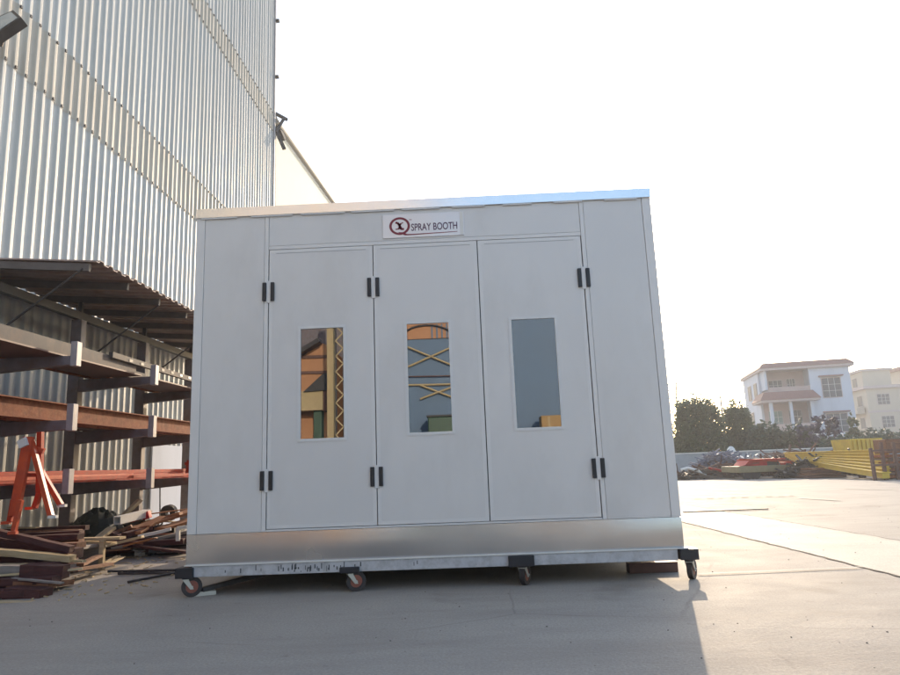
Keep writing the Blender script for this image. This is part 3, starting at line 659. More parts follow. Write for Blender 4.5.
# doors
WIN = [(-1.204,-.792,1.370,2.420), (-.180,.220,1.388,2.423), (.822,1.234,1.391,2.421)]
for i in range(3):
    x0, x1 = XD[i]+.0045, XD[i+1]-.0045; z0, z1 = ZDB, ZDT; wx0, wx1, wz0, wz1 = WIN[i]
    mb = MB(); f = .035
    for bx in ((x0,x0+f,z0,z1),(x1-f,x1,z0,z1),(x0+f,x1-f,z0,z0+f),(x0+f,x1-f,z1-f,z1)):
        mb.box(bx[0],bx[1],-.004,.05,bx[2],bx[3])
    df = obj('door', MB().box(x0+f+.0003,wx0-.001,-.0030,.05,z0+f+.0003,z1-f-.0003).box(wx1+.001,x1-f-.0003,-.0030,.05,z0+f+.0003,z1-f-.0003).box(wx0-.001,wx1+.001,-.0030,.05,z0+f+.0003,wz0-.001).box(wx0-.001,wx1+.001,-.0030,.05,wz1+.001,z1-f-.0003), M['panel'], bt)
    obj('door_rim', mb, M['frame'], df)
    wf = MB(); e = .026
    wf.box(wx0-e,wx0,-.010,.03,wz0-e,wz1+e).box(wx1,wx1+e,-.010,.03,wz0-e,wz1+e).box(wx0,wx1,-.010,.03,wz0-e,wz0).box(wx0,wx1,-.010,.03,wz1,wz1+e)
    obj('window_frame', wf, M['wframe'], df)
    tilt = 0
    pn = MB().add([(wx0,.006+tilt,wz0),(wx1,.006-tilt,wz0),(wx1,.006-tilt,wz1),(wx0,.006+tilt,wz1),(wx0,.012+tilt,wz0),(wx1,.012-tilt,wz0),(wx1,.012-tilt,wz1),(wx0,.012+tilt,wz1)],[(0,1,2,3),(4,5,6,7),(0,1,5,4),(2,3,7,6),(0,3,7,4),(1,2,6,5)])
    obj('window_pane', pn, M['glass'], df)
# inner rebate line on the door heads
for i in range(3):
    obj('door_head_groove', MB().box(XD[i]+.07, XD[i+1]-.07, -.0052, -.0040, ZDT-.052+.014, ZDT-.052+.018), mat('groove%d'%i, (.3,.31,.33), .6) if i==0 else MATS['groove0'], bt)
# hinges: pairs of black straps either side of the seam
for xs in (XD[0], XD[1], XD[3]):
    for z0, z1 in ((2.71,2.895),(.912,1.088)):
        h = MB().box(xs-.058,xs-.022,-.026,-.004,z0,z1,.003)
        ho = obj('hinge', h, M['hinge'], bt); obj('hinge_leaf', MB().box(xs+.022,xs+.058,-.026,-.004,z0,z1,.003), M['hinge'], ho)
        obj('hinge_plate', MB().box(xs-.021,xs+.021,-.012,-.004,z0-.018,z1+.018,.002), M['frame'], ho)
# casters
def caster(x, y=-.02, ang=20, blockx=(-.08,.08), bz=(.168,.262)):
    c = bt
    bo = obj('wheel_bracket', MB().box(x+blockx[0], x+blockx[1], y-.05, y+.10, bz[0], bz[1], .004), M['black'], bt)
    m_ = Matrix.Translation((x,y,0)) @ Matrix.Rotation(R(ang),4,'Z')
    r = .088
    w = MB().ring((0,-.05,r), (1,0,0), .055, r, .045, 30).xf(m_); wo = obj('wheel', w, M['rubber'], bt, True)
    for p_ in wo.data.polygons: p_.use_smooth = False
    obj('wheel_core', MB().tube((-.018,-.05,r),(.018,-.05,r),.054,24).xf(m_), M['core'], wo)
    fk = MB().prism([(-.034,-.02,.150),(-.034,.03,.150),(-.034,-.035,r-.02),(-.034,-.065,r-.02)], (.006,0,0)).prism([(.028,-.02,.150),(.028,.03,.150),(.028,-.035,r-.02),(.028,-.065,r-.02)], (.006,0,0)).box(-.034,.034,-.02,.03,.15,.158).xf(m_)
    obj('fork', fk, M['zinc'], wo); obj('axle', MB().tube((-.042,-.05,r),(.042,-.05,r),.009,10).xf(m_), M['zinc'], wo)
    obj('swivel', MB().tube((x,y+.01,.158),(x,y+.01,bz[0]+.002),.04,16), M['black'], wo)
caster(-2.235, ang=118, blockx=(-.085,.075), bz=(.168,.258))
caster(-.745, ang=112, blockx=(-.09,.085), bz=(.166,.216))
caster(.80, ang=155, blockx=(-.125,.105))
caster(2.28, ang=148, blockx=(-.085,.075), bz=(.175,.268))
for x in (-2.2,-.75,.8,2.2):
    for y in (3.4,D-.15): caster(x, y, ang=random.uniform(0,180), bz=(.168,.2))
# low items below the booth
pl = MB(); a = gnd(193,597,.0); pl.prism([gnd(192,597),gnd(216,594.5),gnd(212,590.5),gnd(196,591.5)], (0,0,.035))
single('steel_plate', pl, M['zinc'], 'small grey steel plate on the ground beside the left front wheel', 'plate')
single('drag_bar', MB().bar((-2.12,.05,.05), (-1.25,1.1,.15), .07,.035), M['dark'], 'dark bar leaning from the ground under the left end of the booth', 'steel bar')
single('skid_beam', MB().box(1.84,2.30,.42,.56,.0,.095,.004), M['brown'], 'dark brown beam lying on the ground under the booth beside its right front wheel', 'beam')
# sign
sg = obj('sign', MB().box(-.39,.411,-.013,-.003,3.290,3.533,.002), M['sign'], bt, label='white company sign with wine-red round emblem')
obj('sign_highlight', MB().box(.374,.405,-.0165,-.0135,3.298,3.527,.001), M['white'], sg)  # white strip painted as the highlight on the curled right end
def text(s, x0, x1, zb, h, mt, name, parent, y=-.0150, shear=0, bold=.0):
    cu = bpy.data.curves.new(name, 'FONT'); cu.body = s; cu.size = 1; cu.extrude = .0; cu.offset = bold; cu.shear = shear
    o = bpy.data.objects.new(name, cu); col.objects.link(o); bpy.context.view_layer.update()
    me = bpy.data.meshes.new_from_object(o.evaluated_get(bpy.context.evaluated_depsgraph_get()))
    bpy.data.objects.remove(o)
    xs = [v.co.x for v in me.vertices]; ys = [v.co.y for v in me.vertices]
    sx = (x1-x0)/(max(xs)-min(xs)); sz = h/(max(ys)-min(ys)); mx_, my_ = min(xs), min(ys)
    mb = MB().add([(x0+(v.co.x-mx_)*sx, y, zb+(v.co.y-my_)*sz) for v in me.vertices], [tuple(p_.vertices) for p_ in me.polygons])
    bpy.data.meshes.remove(me)
    o2 = obj(name, mb, mt, parent); return o2
text('SPRAY BOOTH', -.108, .345, 3.354, .075, M['purple'], 'sign_text', sg, bold=.012)
text('TM', -.128, -.103, 3.460, .018, M['wine'], 'trade_mark', sg)
em = MB().ring((-.222,-.0150,3.410), (0,1,0), .070, .091, .002, 40)
for v in em.v: v.x = -.222+(v.x+.222)*1.12
em.prism([(-.240,-.0146,3.348),(-.190,-.0146,3.345),(-.150,-.0146,3.325),(-.09,-.0146,3.323),(.345,-.0146,3.331),(.345,-.0146,3.326),(-.09,-.0146,3.313),(-.17,-.0146,3.312),(-.21,-.0146,3.330)], (0,-.0012,0))
obj('emblem_ring', em, M['wine'], sg)
# the x-like mark inside the ring: two mirrored curled strokes
xs_ = MB()
def stroke(pts, w):
    for (a, b2), (c, d2) in zip(pts, pts[1:]):
        xs_.bar((a,-.0154,b2), (c,-.0154,d2), .0012, w, (0,1,0)) if False else xs_.bar((a,-.0154,b2),(c,-.0154,d2), w, .0012, (0,1,0))
def arc(cx, cz, r, a0, a1, w, n=9):
    stroke([(cx+r*math.cos(R(a0+(a1-a0)*i/n)), cz+r*math.sin(R(a0+(a1-a0)*i/n))) for i in range(n+1)], w)
arc(-.246, 3.408, .026, 70, -60, .012); arc(-.198, 3.408, .026, 250, 120, .012)
stroke([(-.252,3.436),(-.237,3.438),(-.222,3.412),(-.207,3.386),(-.190,3.386)], .016)
stroke([(-.196,3.436),(-.208,3.432),(-.222,3.408),(-.236,3.386),(-.252,3.386)], .008)
for v in xs_.v: v.x = -.222+(v.x+.222)*1.35; v.z = 3.410+(v.z-3.410)*1.3
obj('emblem_mark', xs_, M['wine'], sg)

# ------------------------------------------------------------------ yard edge on the right
bw = thing('block_wall', 'low blue-grey block wall along the far edge of the yard', 'wall', (16,33,0))
a = at(640,470,34.5); b_ = at(1100,470,30)
obj('wall_body', MB().bar((a.x-14,a.y,.6),(b_.x,b_.y,.6),.2,1.2), M['blockw'], bw); obj('coping', MB().bar((a.x-14,a.y,1.225),(b_.x,b_.y,1.225),.3,.05), M['white'], bw)
# blue-grey scrap heap (uncountable wire and bars)
def scrap(u0,u1,vt,vb,Y,n,mt,seed, L=.7, r=.02):
    rnd = random.Random(seed); mb = MB()
    for i in range(n):
        u = rnd.uniform(u0,u1); f = rnd.random(); 
        p = at(u, 470, Y+rnd.uniform(-.8,.8)); top = at(u, vt, Y).z; base = 0
        k = math.sin(math.pi*(u-u0)/(u1-u0))**.5
        z = rnd.uniform(.03, max(.1, top*k)); d_ = Vector((rnd.uniform(-1,1), rnd.uniform(-1,1), rnd.uniform(-.35,.35))).normalized()*L*rnd.uniform(.3,1)
        p.z = max(z, abs(d_.z)/2+.02); mb.bar(p-d_/2, p+d_/2, r*rnd.uniform(.6,2.5), r*rnd.uniform(.6,2))
    return mb
def stuff(name, mb, mt): return obj(name, mb, mt, None, kind='stuff')
stuff('wire_scrap', scrap(694,752,452,474,28.5,650,None,3,1.0,.03), M['bluegrey'])
stuff('rusty_scrap', scrap(680,790,464,476,27.2,240,None,8,1.3,.035), M['brown'])
stuff('steel_offcuts', scrap(755,850,452,474,27.5,420,None,11,1.5,.04), M['brown'])
stuff('pale_scrap', scrap(676,740,468,477,26.6,90,None,21,1.0,.04), M['chan'])
stuff('dark_scrap', scrap(780,900,456,478,23.5,260,None,31,1.2,.05), M['dark'])
stuff('pale_mesh_scrap', scrap(700,830,454,470,29.5,220,None,41,1.0,.035), M['winw'])
# white tarp arcs
wt = MB(); wt.path([at(681,470,26.3),at(688,468,26.3),at(697,470.5,26.2),at(706,475.5,26)], .07, 8)
single('white_pipe', wt, M['white'], 'curved white pipe on the scrap right of the booth', 'pipe')
single('red_beam', MB().bar(at(709,468,26.4), at(722,471,26), .12,.1), M['red'], 'short red beam on the scrap left of the red machine', 'steel beam')
p = at(731.5,452,33.6); single('white_sack', lump((p.x,p.y,1.2), .24,.2,.32, 14, 7, .3, 6), M['bag'], 'round white sack on top of the far block wall', 'sack')
single('floor_bar', MB().bar(at(679,476.5,26), at(735,477.6,24.8), .1,.08), M['dark'], 'long dark bar along the front of the far scrap', 'steel bar')
# red machine on an olive platform
Ym = 23.6
def U(u, Y=Ym): return at(u, 470, Y).x
def Z(v, Y=Ym, u=770): return max(0., at(u, v, Y).z)
rm = thing('flatbed_trailer', 'olive flatbed trailer with dark wheels carrying red machinery', 'trailer', (U(770),Ym,0))
z0, z1 = .28, .55
obj('bed', MB().box(U(738),U(800),Ym,Ym+2.0,z0,z1,.02), M['olive'], rm)
for u in (748,756,793): obj('wheel', MB().tube((U(u),Ym+.05,.2),(U(u),Ym+.3,.2),.2,18), M['rubber'], rm)
obj('bed_rib', MB().box(U(797),U(800)+.3,Ym-.05,Ym+1.9,z0-.1,z1+.05), M['dark'], rm)
rd = thing('red_machine', 'red machine with dark openings on top of the olive trailer', 'machine', (U(770),Ym+.5,z1))
zt_ = Z(460)
obj('body', MB().prism([(U(741),Ym+.2,z1+.002),(U(746),Ym+.2,zt_-.25),(U(752),Ym+.2,zt_),(U(770),Ym+.2,zt_),(U(770),Ym+.2,z1+.002)],(0,1.3,0)), M['red'], rd)
obj('body', MB().box(U(782),U(796),Ym+.2,Ym+1.5,z1+.002,zt_-.12,.02), M['red'], rd)
obj('roof_plate', MB().box(U(752),U(788),Ym+.1,Ym+1.6,zt_+.002,zt_+.06), M['red'], rd)
obj('engine', MB().box(U(770.3),U(781.5),Ym+.3,Ym+1.4,z1+.002,zt_-.03), M['dark'], rd)
obj('side_panel', MB().box(U(756),U(762),Ym+.185,Ym+.198,z1+.1,zt_-.1), M['dark'], rd)
obj('rail', MB().bar((U(742),Ym+.15,z1+.3),(U(796),Ym+.15,z1+.12),.05,.07), M['orange'], rd)
# brown plate stack
for k in range(4):
    a = at(802,479-2.0*k,22.6); b_ = at(838,479.2-2.1*k,22.2)
    single('stacked_board', MB().box(at(800+k*2,470,22.4).x, at(838-k*4,470,22.4).x, 21.8+k*.05, 22.9, .02+k*.1, .02+k*.1+.085, .01), M['wbrown' if k%2 else 'brown'], ['lowest brown board of the low stack right of the trailer','second brown board up in the low stack right of the trailer','third brown board up in the low stack right of the trailer','top brown board of the low stack right of the trailer'][k], 'board', 'brown boards stacked right of the trailer')
# yellow fan of beams
LB = ['top','second from top','third from top','fourth from top','fifth from top','sixth from top','bottom']
for i in range(7):
    a = at(787+i*2.2, 455.2+i*1.1, 25.5-.2*i); b_ = at(886, 452.5+i*3.9, 20.0-.35*i)
    yb = thing('yellow_beam', LB[i]+' of the seven long yellow beams slanting down behind the brown frame', 'steel beam', (a+b_)/2, 'long yellow beams slanting on the far scrap')
    obj('web', MB().bar(a, b_, .25, .17), M['yellow2'], yb)
    obj('flange', MB().bar(a+Vector((0,-.02,.11)), b_+Vector((0,-.02,.11)), .36, .035), M['yellow'], yb)
    if i == 0:
        pass
lg = MB(); lg.bar(at(807,460,23.9), Vector((at(806,474,23.9).x-.1,23.9,.0)), .18,.3,(0,1,0))
single('yellow_support', lg, M['yellow'], 'yellow support leg under the left end of the yellow beams', 'support')
single('yellow_support', MB().box(at(862,470,20.5).x,at(864,470,20.5).x+.1,20.6,20.8,0,at(863,468,20.6).z), M['dark'], 'dark prop under the right end of the yellow beams', 'support')
yx = thing('yellow_skip', 'yellow ribbed steel bin standing behind the long yellow beams', 'skip', (at(865,470,24).x,24,0))
x0, x1 = at(851,450,24.5).x, at(884,450,24.5).x; z0, z1 = .45, at(865,438.5,24.5).z
obj('body', MB().prism([(x0+.15,24.5,z0),(x0,24.5,z1),(x1,24.5,z1),(x1-.1,24.5,z0)],(0,1.6,0)), M['yellow'], yx)
for k in range(7):
    xx = x0+.15+(x1-x0-.3)*k/6; obj('rib', MB().box(xx-.035,xx+.035,24.43,24.498,z0+.05,z1-.05), M['yellow2'], yx)
for xx in (x0+.3,x1-.3): obj('leg', MB().box(xx-.08,xx+.08,24.6,25.9,0,z0), M['dark'], yx)
# brown rack frames at right
br = thing('storage_stand', 'dark brown open steel frame in front of the yellow beams', 'steel frame', (at(888,470,18.2).x,18.2,0))
Yb = 18.0
for u in (874.5,885.5,898): 
    x = at(u,470,Yb).x; obj('post', MB().box(x-.05,x+.05,Yb,Yb+.1,0,at(u,442 if u>880 else 448,Yb).z,.005), M['brown'], br)
for u0,u1,v in ((873,900,450.5),(873,900,465)):
    x0_, x1_ = at(u0,470,Yb).x, at(u1,470,Yb).x+1; z = at(880,v,Yb).z; obj('rail', MB().box(x0_,x1_,Yb-.06,Yb-.002,z-.035,z+.035), M['brown'], br)
bs = thing('brown_steel_bundle', 'bundle of dark brown steel behind the brown frame at the right edge', 'steel bundle', (at(894,470,18.9).x,18.9,0))
xl = at(887,470,18.7).x
for k in range(7): obj('bar', MB().box(xl+.03*(k%2), xl+3, 18.6, 19.6, .03+k*.12, .03+k*.12+.1, .01), M['brown'] if k%2 else M['rust'], bs)
obj('crate_top', MB().box(xl+.1, xl+2.6, 18.7, 19.5, .89, at(893,439,18.7).z, .02), M['wbrown'], bs)

# ------------------------------------------------------------------ trees
def crown_tree(name, label, cat, cx, cy, lobes, n, size, mt, trunk_h, trunk_r=.12, seed=1, group=None, gap=.0, base=0.):
    rnd = random.Random(seed); t = thing(name, label, cat, (cx,cy,base), group)
    mb = MB()
    tot = sum(l[3]*l[4]*l[5] for l in lobes)
    for (lx,ly,lz,a,b2,c) in lobes:
        k = int(n*a*b2*c/tot)
        tw = [(rnd.uniform(-1,1),rnd.uniform(-1,1),rnd.uniform(-1,1)) for _ in range(max(10,k//14))]
        for i in range(k):
            q = rnd.choice(tw); v = Vector(q)
            L_ = v.length
            if L_ > 1: v /= L_; v *= rnd.uniform(.72,1.0)
            v += Vector((rnd.gauss(0,.09),rnd.gauss(0,.09),rnd.gauss(0,.09)))
            p = Vector((cx+lx+v.x*a, cy+ly+v.y*b2, base+lz+v.z*c))
            if p.z < base+.1: p.z = base+rnd.uniform(.1,.6)
            s = size*rnd.uniform(.6,1.4); d1 = Vector((rnd.gauss(0,1),rnd.gauss(0,1),rnd.gauss(0,1))).normalized(); d2 = d1.orthogonal().normalized()
            mb.add([p-d1*s, p+d2*s*.5, p+d1*s, p-d2*s*.5], [(0,1,2,3)])
    # faces keep their own winding
    me = bpy.data.meshes.new('crown'); o = bpy.data.objects.new('crown', me); col.objects.link(o); o.parent = t
    off = Vector((cx,cy,base)); me.from_pydata([tuple(v-off) for v in mb.v], [], mb.f); me.materials.append(mt)
    tk = MB().tube((cx,cy,base),(cx+.1,cy,base+trunk_h),trunk_r,9,trunk_r*.6)
    for i in range(5):
        an = i*1.3+seed; l = lobes[i%len(lobes)]
        tk.tube((cx+.06,cy,base+trunk_h*.7),(cx+l[0]+math.cos(an)*l[3]*.5, cy+l[1]+math.sin(an)*l[4]*.5, base+l[2]+.2*l[5]),trunk_r*.45,6,trunk_r*.12)
    obj('trunk', tk, M['trunk'], t)
    return t
def tree_uv(name, label, u0,u1,vt,Y,n,size,mt,seed,lobes=None,cat='tree',group=None,trunk=1.4, zb=.3):
    c = at((u0+u1)/2, 460, Y); w = (at(u1,460,Y).x-at(u0,460,Y).x)/2; h = at((u0+u1)/2, vt, Y).z
    if lobes is None:
        lobes = [(0,0,(h+zb)/2,w*.85,w*.8,(h-zb)/2),(-w*.35,-.2,h*.42,w*.6,w*.6,h*.38),(w*.35,.2,h*.42,w*.6,w*.6,h*.40)]
    else: lobes = [(a*w,b2*w,z*h,rx_*w,ry_*w,rz_*h) for a,b2,z,rx_,ry_,rz_ in lobes]
    return crown_tree(name,label,cat,c.x,Y,lobes,n,size,mt,min(trunk,h*.5),max(.06,w*.06),seed,group)
GT = 'trees and hedge behind the far wall'
DOME=[(0,0,.52,.93,.9,.46),(0,0,.30,1.0,.95,.28),(-.3,-.3,.6,.55,.5,.34),(.3,-.2,.58,.55,.5,.33)]
tree_uv('round_tree','large round green tree just right of the booth, widest of the row',673,729,394,41,20000,.115,M['leaf'],1,group=GT,lobes=DOME)
tree_uv('round_tree','narrower green tree right of the large round one',724,758,400,42,12000,.115,M['leaf'],2,group=GT,lobes=DOME)
tree_uv('hedge_bush','low dark bush between the green trees and the white house',746,790,421,39,3500,.15,M['leaf2'],3,cat='bush',group=GT,zb=.1)
tree_uv('hedge_bush','low dark bush in front of the house balcony',780,820,423,38,3200,.15,M['leaf2'],4,cat='bush',group=GT,zb=.1)
tree_uv('purple_tree','open purple-leaved tree in front of the white house wall',795,850,412,37,1700,.17,M['leafp'],5,group=GT,lobes=[(-.4,0,.62,.42,.4,.2),(.25,0,.78,.5,.4,.2),(.5,0,.5,.4,.4,.2),(-.1,.1,.35,.6,.4,.22),(0,0,.15,.9,.4,.15)])
tree_uv('cone_tree','small cone-shaped green tree between the two houses',846,872,411,44,2600,.15,M['leaf'],6,group=GT,lobes=[(0,0,.2,.95,.9,.2),(0,0,.45,.7,.7,.22),(-.05,0,.68,.42,.42,.2),(-.08,0,.88,.2,.2,.12)])
tree_uv('hedge_bush','low dark bush right of the cone-shaped tree',862,905,428,40,3000,.15,M['leaf2'],7,cat='bush',group=GT,zb=.1)
tree_uv('hedge_bush','dark bush at the right picture edge below the cream house',890,960,424,43,3000,.16,M['leaf2'],8,cat='bush',group=GT,zb=.1)
tree_uv('hedge_bush','wide low bush behind the yellow steel bin',815,870,433,36,3000,.14,M['leaf2'],9,cat='bush',group=GT,zb=.1)
tree_uv('hedge_bush','dark bush half hidden by the booth at the foot of the large round tree',640,700,430,43,3000,.15,M['leaf2'],10,cat='bush',group=GT,zb=.1)
# thin mast behind trees
ma = MB(); p = at(677,455,50); q = at(676,379,50); ma.tube((p.x,50,0), q, .06,8)
for v,w_ in ((384,.5),(390,.35),(398,.5)):
    z = at(676.5,v,50).z; ma.bar((p.x-w_,50,z),(p.x+w_,50,z),.07,.1)
single('aerial_mast', ma, M['pipe'], 'thin grey aerial mast rising behind the large round tree', 'mast')
p = at(721,402,50); single('aerial_pole', MB().tube((p.x,50,0),(p.x,50,at(721,396,50).z),.07,8), M['pipe'], 'short pole between the two round trees', 'pole')

# ------------------------------------------------------------------ houses
def frame(A, ang): # local -> world function: x along front, y going away
    c, s = math.cos(R(ang)), math.sin(R(ang)); return Matrix(((c,-s,0,A[0]),(s,c,0,A[1]),(0,0,1,0),(0,0,0,1)))
def HB(m_, *boxes):
    mb = MB()
    for b3 in boxes: mb.box(*b3)
    return mb.xf(m_)
def hwin(m_, parent, x0,x1,z0,z1,y, glass='win', shade=True, t=.06, nx=3):
    f = obj('window', HB(m_, (x0-.08,x1+.08,y-.05,y-.005,z0-.08,z1+.08)), M['band'], parent)
    obj('pane', HB(m_, (x0,x1,y-.075,y-.052,z0,z1)), M[glass], f)
    bars = [(x0+(x1-x0)*k/nx-.025, x0+(x1-x0)*k/nx+.025, y-.10, y-.078, z0, z1) for k in range(1,nx)] + [(x0,x1,y-.125,y-.102,z0+(z1-z0)*q-.02,z0+(z1-z0)*q+.02) for q in (.33,.66)]
    obj('grille', HB(m_, *bars), M['winw'], f)
    if shade: obj('hood', HB(m_, (x0-.3,x1+.3,y-.5,y-.005,z1+.18,z1+.30)), M['roof'], f)
def swin(m_, parent, y0,y1,z0,z1,x):   # window on the left side wall
    f = obj('window', HB(m_, (x-.05,x-.005,y0-.08,y1+.08,z0-.08,z1+.08)), M['band'], parent)
    obj('pane', HB(m_, (x-.075,x-.052,y0,y1,z0,z1)), M['win'], f)
Yh = 73
A = at(767,400,Yh); m1 = frame((A.x,A.y), -11)
S1 = 8.3/8.7
h1 = thing('white_house', 'three-storey white house with purple-brown roof eaves and recessed balconies', 'house', (A.x,A.y,0))
zr = at(767,371,Yh).z    # underside of roof band
zl = at(767,403,Yh).z
zm = at(767,396,Yh).z
HWd = 9.0; xw = 4.75
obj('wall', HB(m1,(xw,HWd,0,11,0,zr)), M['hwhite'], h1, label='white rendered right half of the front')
obj('wall', HB(m1,(0,xw-.002,2.2,11,0,zr-.002)), M['hpink'], h1, label='recessed pinkish wall behind the balconies')
obj('side_wall', HB(m1,(-.002,.25,.0,2.198,zm+.7,zr-.003),(-.25,-.003,2.2,11,0,zr-.003)), M['hwhite'], h1)
def eave(m_, x0,x1,y0,y1,z,t1=.45,t2=.75,o=.9):
    a_ = HB(m_,(x0-o,x1+o,y0-o,y1+o,z,z+t1)); 
    mb = MB(); mb.add([(x0-o-.1,y0-o-.1,z+t1+.002),(x1+o+.1,y0-o-.1,z+t1+.002),(x1+o+.1,y1+o,z+t1+.002),(x0-o-.1,y1+o,z+t1+.002),(x0-o+.5,y0-o+.6,z+t1+t2),(x1+o-.5,y0-o+.6,z+t1+t2),(x1+o-.5,y1,z+t1+t2),(x0-o+.5,y1,z+t1+t2)],[(0,1,2,3),(4,5,6,7),(0,1,5,4),(1,2,6,5),(2,3,7,6),(3,0,4,7)]); return a_, mb.xf(m_)
a_, r_ = eave(m1,0,HWd,0,11,zr,.28,.62,.45); obj('roof', r_, M['roof'], h1); obj('eave_band', a_, M['band'], h1)
a_, r_ = eave(m1,-.6,xw+.1,-1.2,3,zl-.02,.22,.95,.35); obj('lower_roof', r_, M['roof'], h1); obj('eave_band', a_, M['band'], h1)
# balconies
obj('balcony_slab', HB(m1,(0,xw-.01,0,2.19,zl+1.12,zl+1.3)), M['band'], h1)
obj('balcony_rail', HB(m1,(.3,xw-.01,.02,.12,zl+1.302,zl+1.75)), M['hpink'], h1)
hwin(m1,h1,.9,2.3,zr-2.6,zr-1.0,2.2,shade=False); hwin(m1,h1,2.9,3.7,zr-2.7,zr-.9,2.2,shade=False)
obj('balcony_column', HB(m1,(0,.35,-.9,-.55,0,zl-.03),(4.3,4.65,-.9,-.55,0,zl-.03),(2.1,2.4,-.9,-.6,0,zl-.03)), M['hwhite'], h1)
obj('balcony_slab', HB(m1,(-.6,xw+.1,-1.2,2.19,zl-3.6,zl-3.35)), M['band'], h1)
obj('balcony_rail', HB(m1,(-.5,2.0,-1.15,-1.05,zl-3.348,zl-2.5),(2.5,xw,-1.15,-1.05,zl-3.348,zl-2.5)), M['hpink'], h1)
hwin(m1,h1,.5,1.9,zl-2.9,zl-.9,2.2,shade=False,glass='teal'); hwin(m1,h1,2.7,4.0,zl-2.9,zl-.9,2.2,shade=False)
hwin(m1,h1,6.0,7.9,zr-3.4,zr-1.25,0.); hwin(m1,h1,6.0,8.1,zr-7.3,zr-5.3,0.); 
swin(m1,h1,3.2,4.8,zr-2.8,zr-1.1,-.25); swin(m1,h1,6.5,8.2,zr-2.8,zr-1.1,-.25); swin(m1,h1,6.5,8.2,zr-6.2,zr-4.4,-.25)

Y2h = 98
A2 = at(867.5,400,Y2h); m2 = frame((A2.x,A2.y), -9)
h2 = thing('cream_house', 'cream house with set-back top storey at the right picture edge', 'house', (A2.x,A2.y,0))
zc = at(867,389,Y2h).z; zp = at(864.5,371,Y2h).z
obj('wall', HB(m2,(0,8,0,14,0,zc)), M['hcream'], h2)
obj('penthouse', HB(m2,(.0,3.9,.6,13,zc+.45,zp)), M['hcream'], h2)
obj('cornice', HB(m2,(-.5,8.4,-.5,14.3,zc+.002,zc+.44)), M['band'], h2); obj('roof', HB(m2,(-.3,4.2,.3,13.2,zp+.002,zp+.35)), M['band'], h2)
obj('floor_band', HB(m2,(-.1,8.1,-.1,-.002,zc-3.6,zc-3.3)), M['band'], h2)
hwin(m2,h2,1.4,3.0,zc-2.4,zc-.9,0.,shade=False); hwin(m2,h2,1.6,3.2,zc-5.8,zc-4.2,0.,shade=False); hwin(m2,h2,4.9,6.6,zc-2.4,zc-.9,0.,glass='teal',shade=False); 
obj('blue_panel', HB(m2,(4.2,8,-.06,-.004,zc-7.2,zc-3.8)), M['bluew'], h2)
for y in (2.0,5.5,9.0): swin(m2,h2,y,y+1.6,zc-2.4,zc-.9,0.); swin(m2,h2,y,y+1.6,zc-5.8,zc-4.2,0.)
for y in (3,8): swin(m2,h2,y,y+1.5,zp-2.1,zp-.8,0.)
obj('side_balcony', HB(m2,(-1.2,-.13,1.2,8,zc-3.6,zc-2.6)), M['hcream'], h2)
# third roof at the far right
A3 = at(905,366.5,110); h3 = thing('grey_house', 'edge of a grey house roof at the far right picture edge', 'house', (A3.x+4,A3.y,0)); m3 = frame((A3.x+.9,A3.y), -6)
obj('wall', HB(m3,(0,8,0,8,0,A3.z-.3)), M['hcream'], h3); obj('roof', HB(m3,(-.8,9,-.8,9,A3.z-.298,A3.z+.25)), M['roof'], h3)
hwin(m3,h3,1.5,3.2,A3.z-3,A3.z-1.5,0.)

# ------------------------------------------------------------------ behind the photographer (seen mirrored in the door glass)
def mr(u, v, Y):            # point whose mirror image in the booth front lies at (u,v)
    p = at(u, v, Y); return Vector((p.x, -p.y, p.z))
Yr = 26.0
x0 = mr(355,400,Yr).x; x1 = x0+16
wk = thing('workshop', 'blue-grey steel workshop mirrored in the middle and right door glass', 'workshop', (x0+6,-Yr,0))
obj('wall', MB().box(x0,x1,-Yr-8,-Yr,0,mr(430,304,Yr).z), M['steelb'], wk)
zt0 = mr(430,338,Yr-.2).z
gb_ = obj('gable_window', MB().box(mr(402,330,Yr).x,mr(458,330,Yr).x,-Yr+.002,-Yr+.06,zt0,zt0+1.0), M['apric'], wk)
arc_pts = [mr(403+(50*k/12), 336-11*math.sin(math.pi*k/12)**.5, Yr-.12) for k in range(13)]
obj('arch_rim', MB().path(arc_pts, .05, 6), M['dark'], gb_)
for u_ in (432,437,442,447): obj('mullion', MB().box(mr(u_,330,Yr).x-.04, mr(u_,330,Yr).x+.04, -Yr+.062,-Yr+.1, zt0, zt0+.7), M['steelb'], gb_)
def rb(u0,v0,u1,v1,r=.05,mt='tan',Y=Yr-.12,name='cross_brace'): obj(name, MB().tube(mr(u0,v0,Y), mr(u1,v1,Y), r, 6), M[mt], wk)
rb(405,346,452,365); rb(407,367,452,347); rb(404,376.5,455,375.5,.03,'brown',Yr-.1,'rail'); rb(404,385,455,384,.05,'tan',Yr-.1,'rail'); rb(420,385,452,397); rb(420,399,452,387)
gb = thing('green_bin', 'dark green bin mirrored at the foot of the middle door glass', 'bin', mr(440,430,Yr-1.5))
a = mr(428,433,Yr-1.5); b_ = mr(456,416,Yr-1.5); obj('body', MB().box(a.x,b_.x,a.y-1,a.y,0,b_.z,.05), M['green'], gb); obj('rim', MB().box(a.x-.05,b_.x+.05,a.y-1.05,a.y+.05,b_.z+.002,b_.z+.08), M['dark'], gb)
cbx = thing('cardboard_crate', 'tan carton stack mirrored at the foot of the right door glass', 'carton', mr(555,430,Yr-1.5))
a = mr(542,433,Yr-1.5); b_ = mr(568,414.5,Yr-1.5); obj('carton', MB().box(a.x,b_.x,a.y-1,a.y,0,b_.z,.02), M['cardb'], cbx); obj('tape', MB().box(a.x+.3,a.x+.4,a.y+.002,a.y+.01,0,b_.z-.05), M['tan'], cbx)
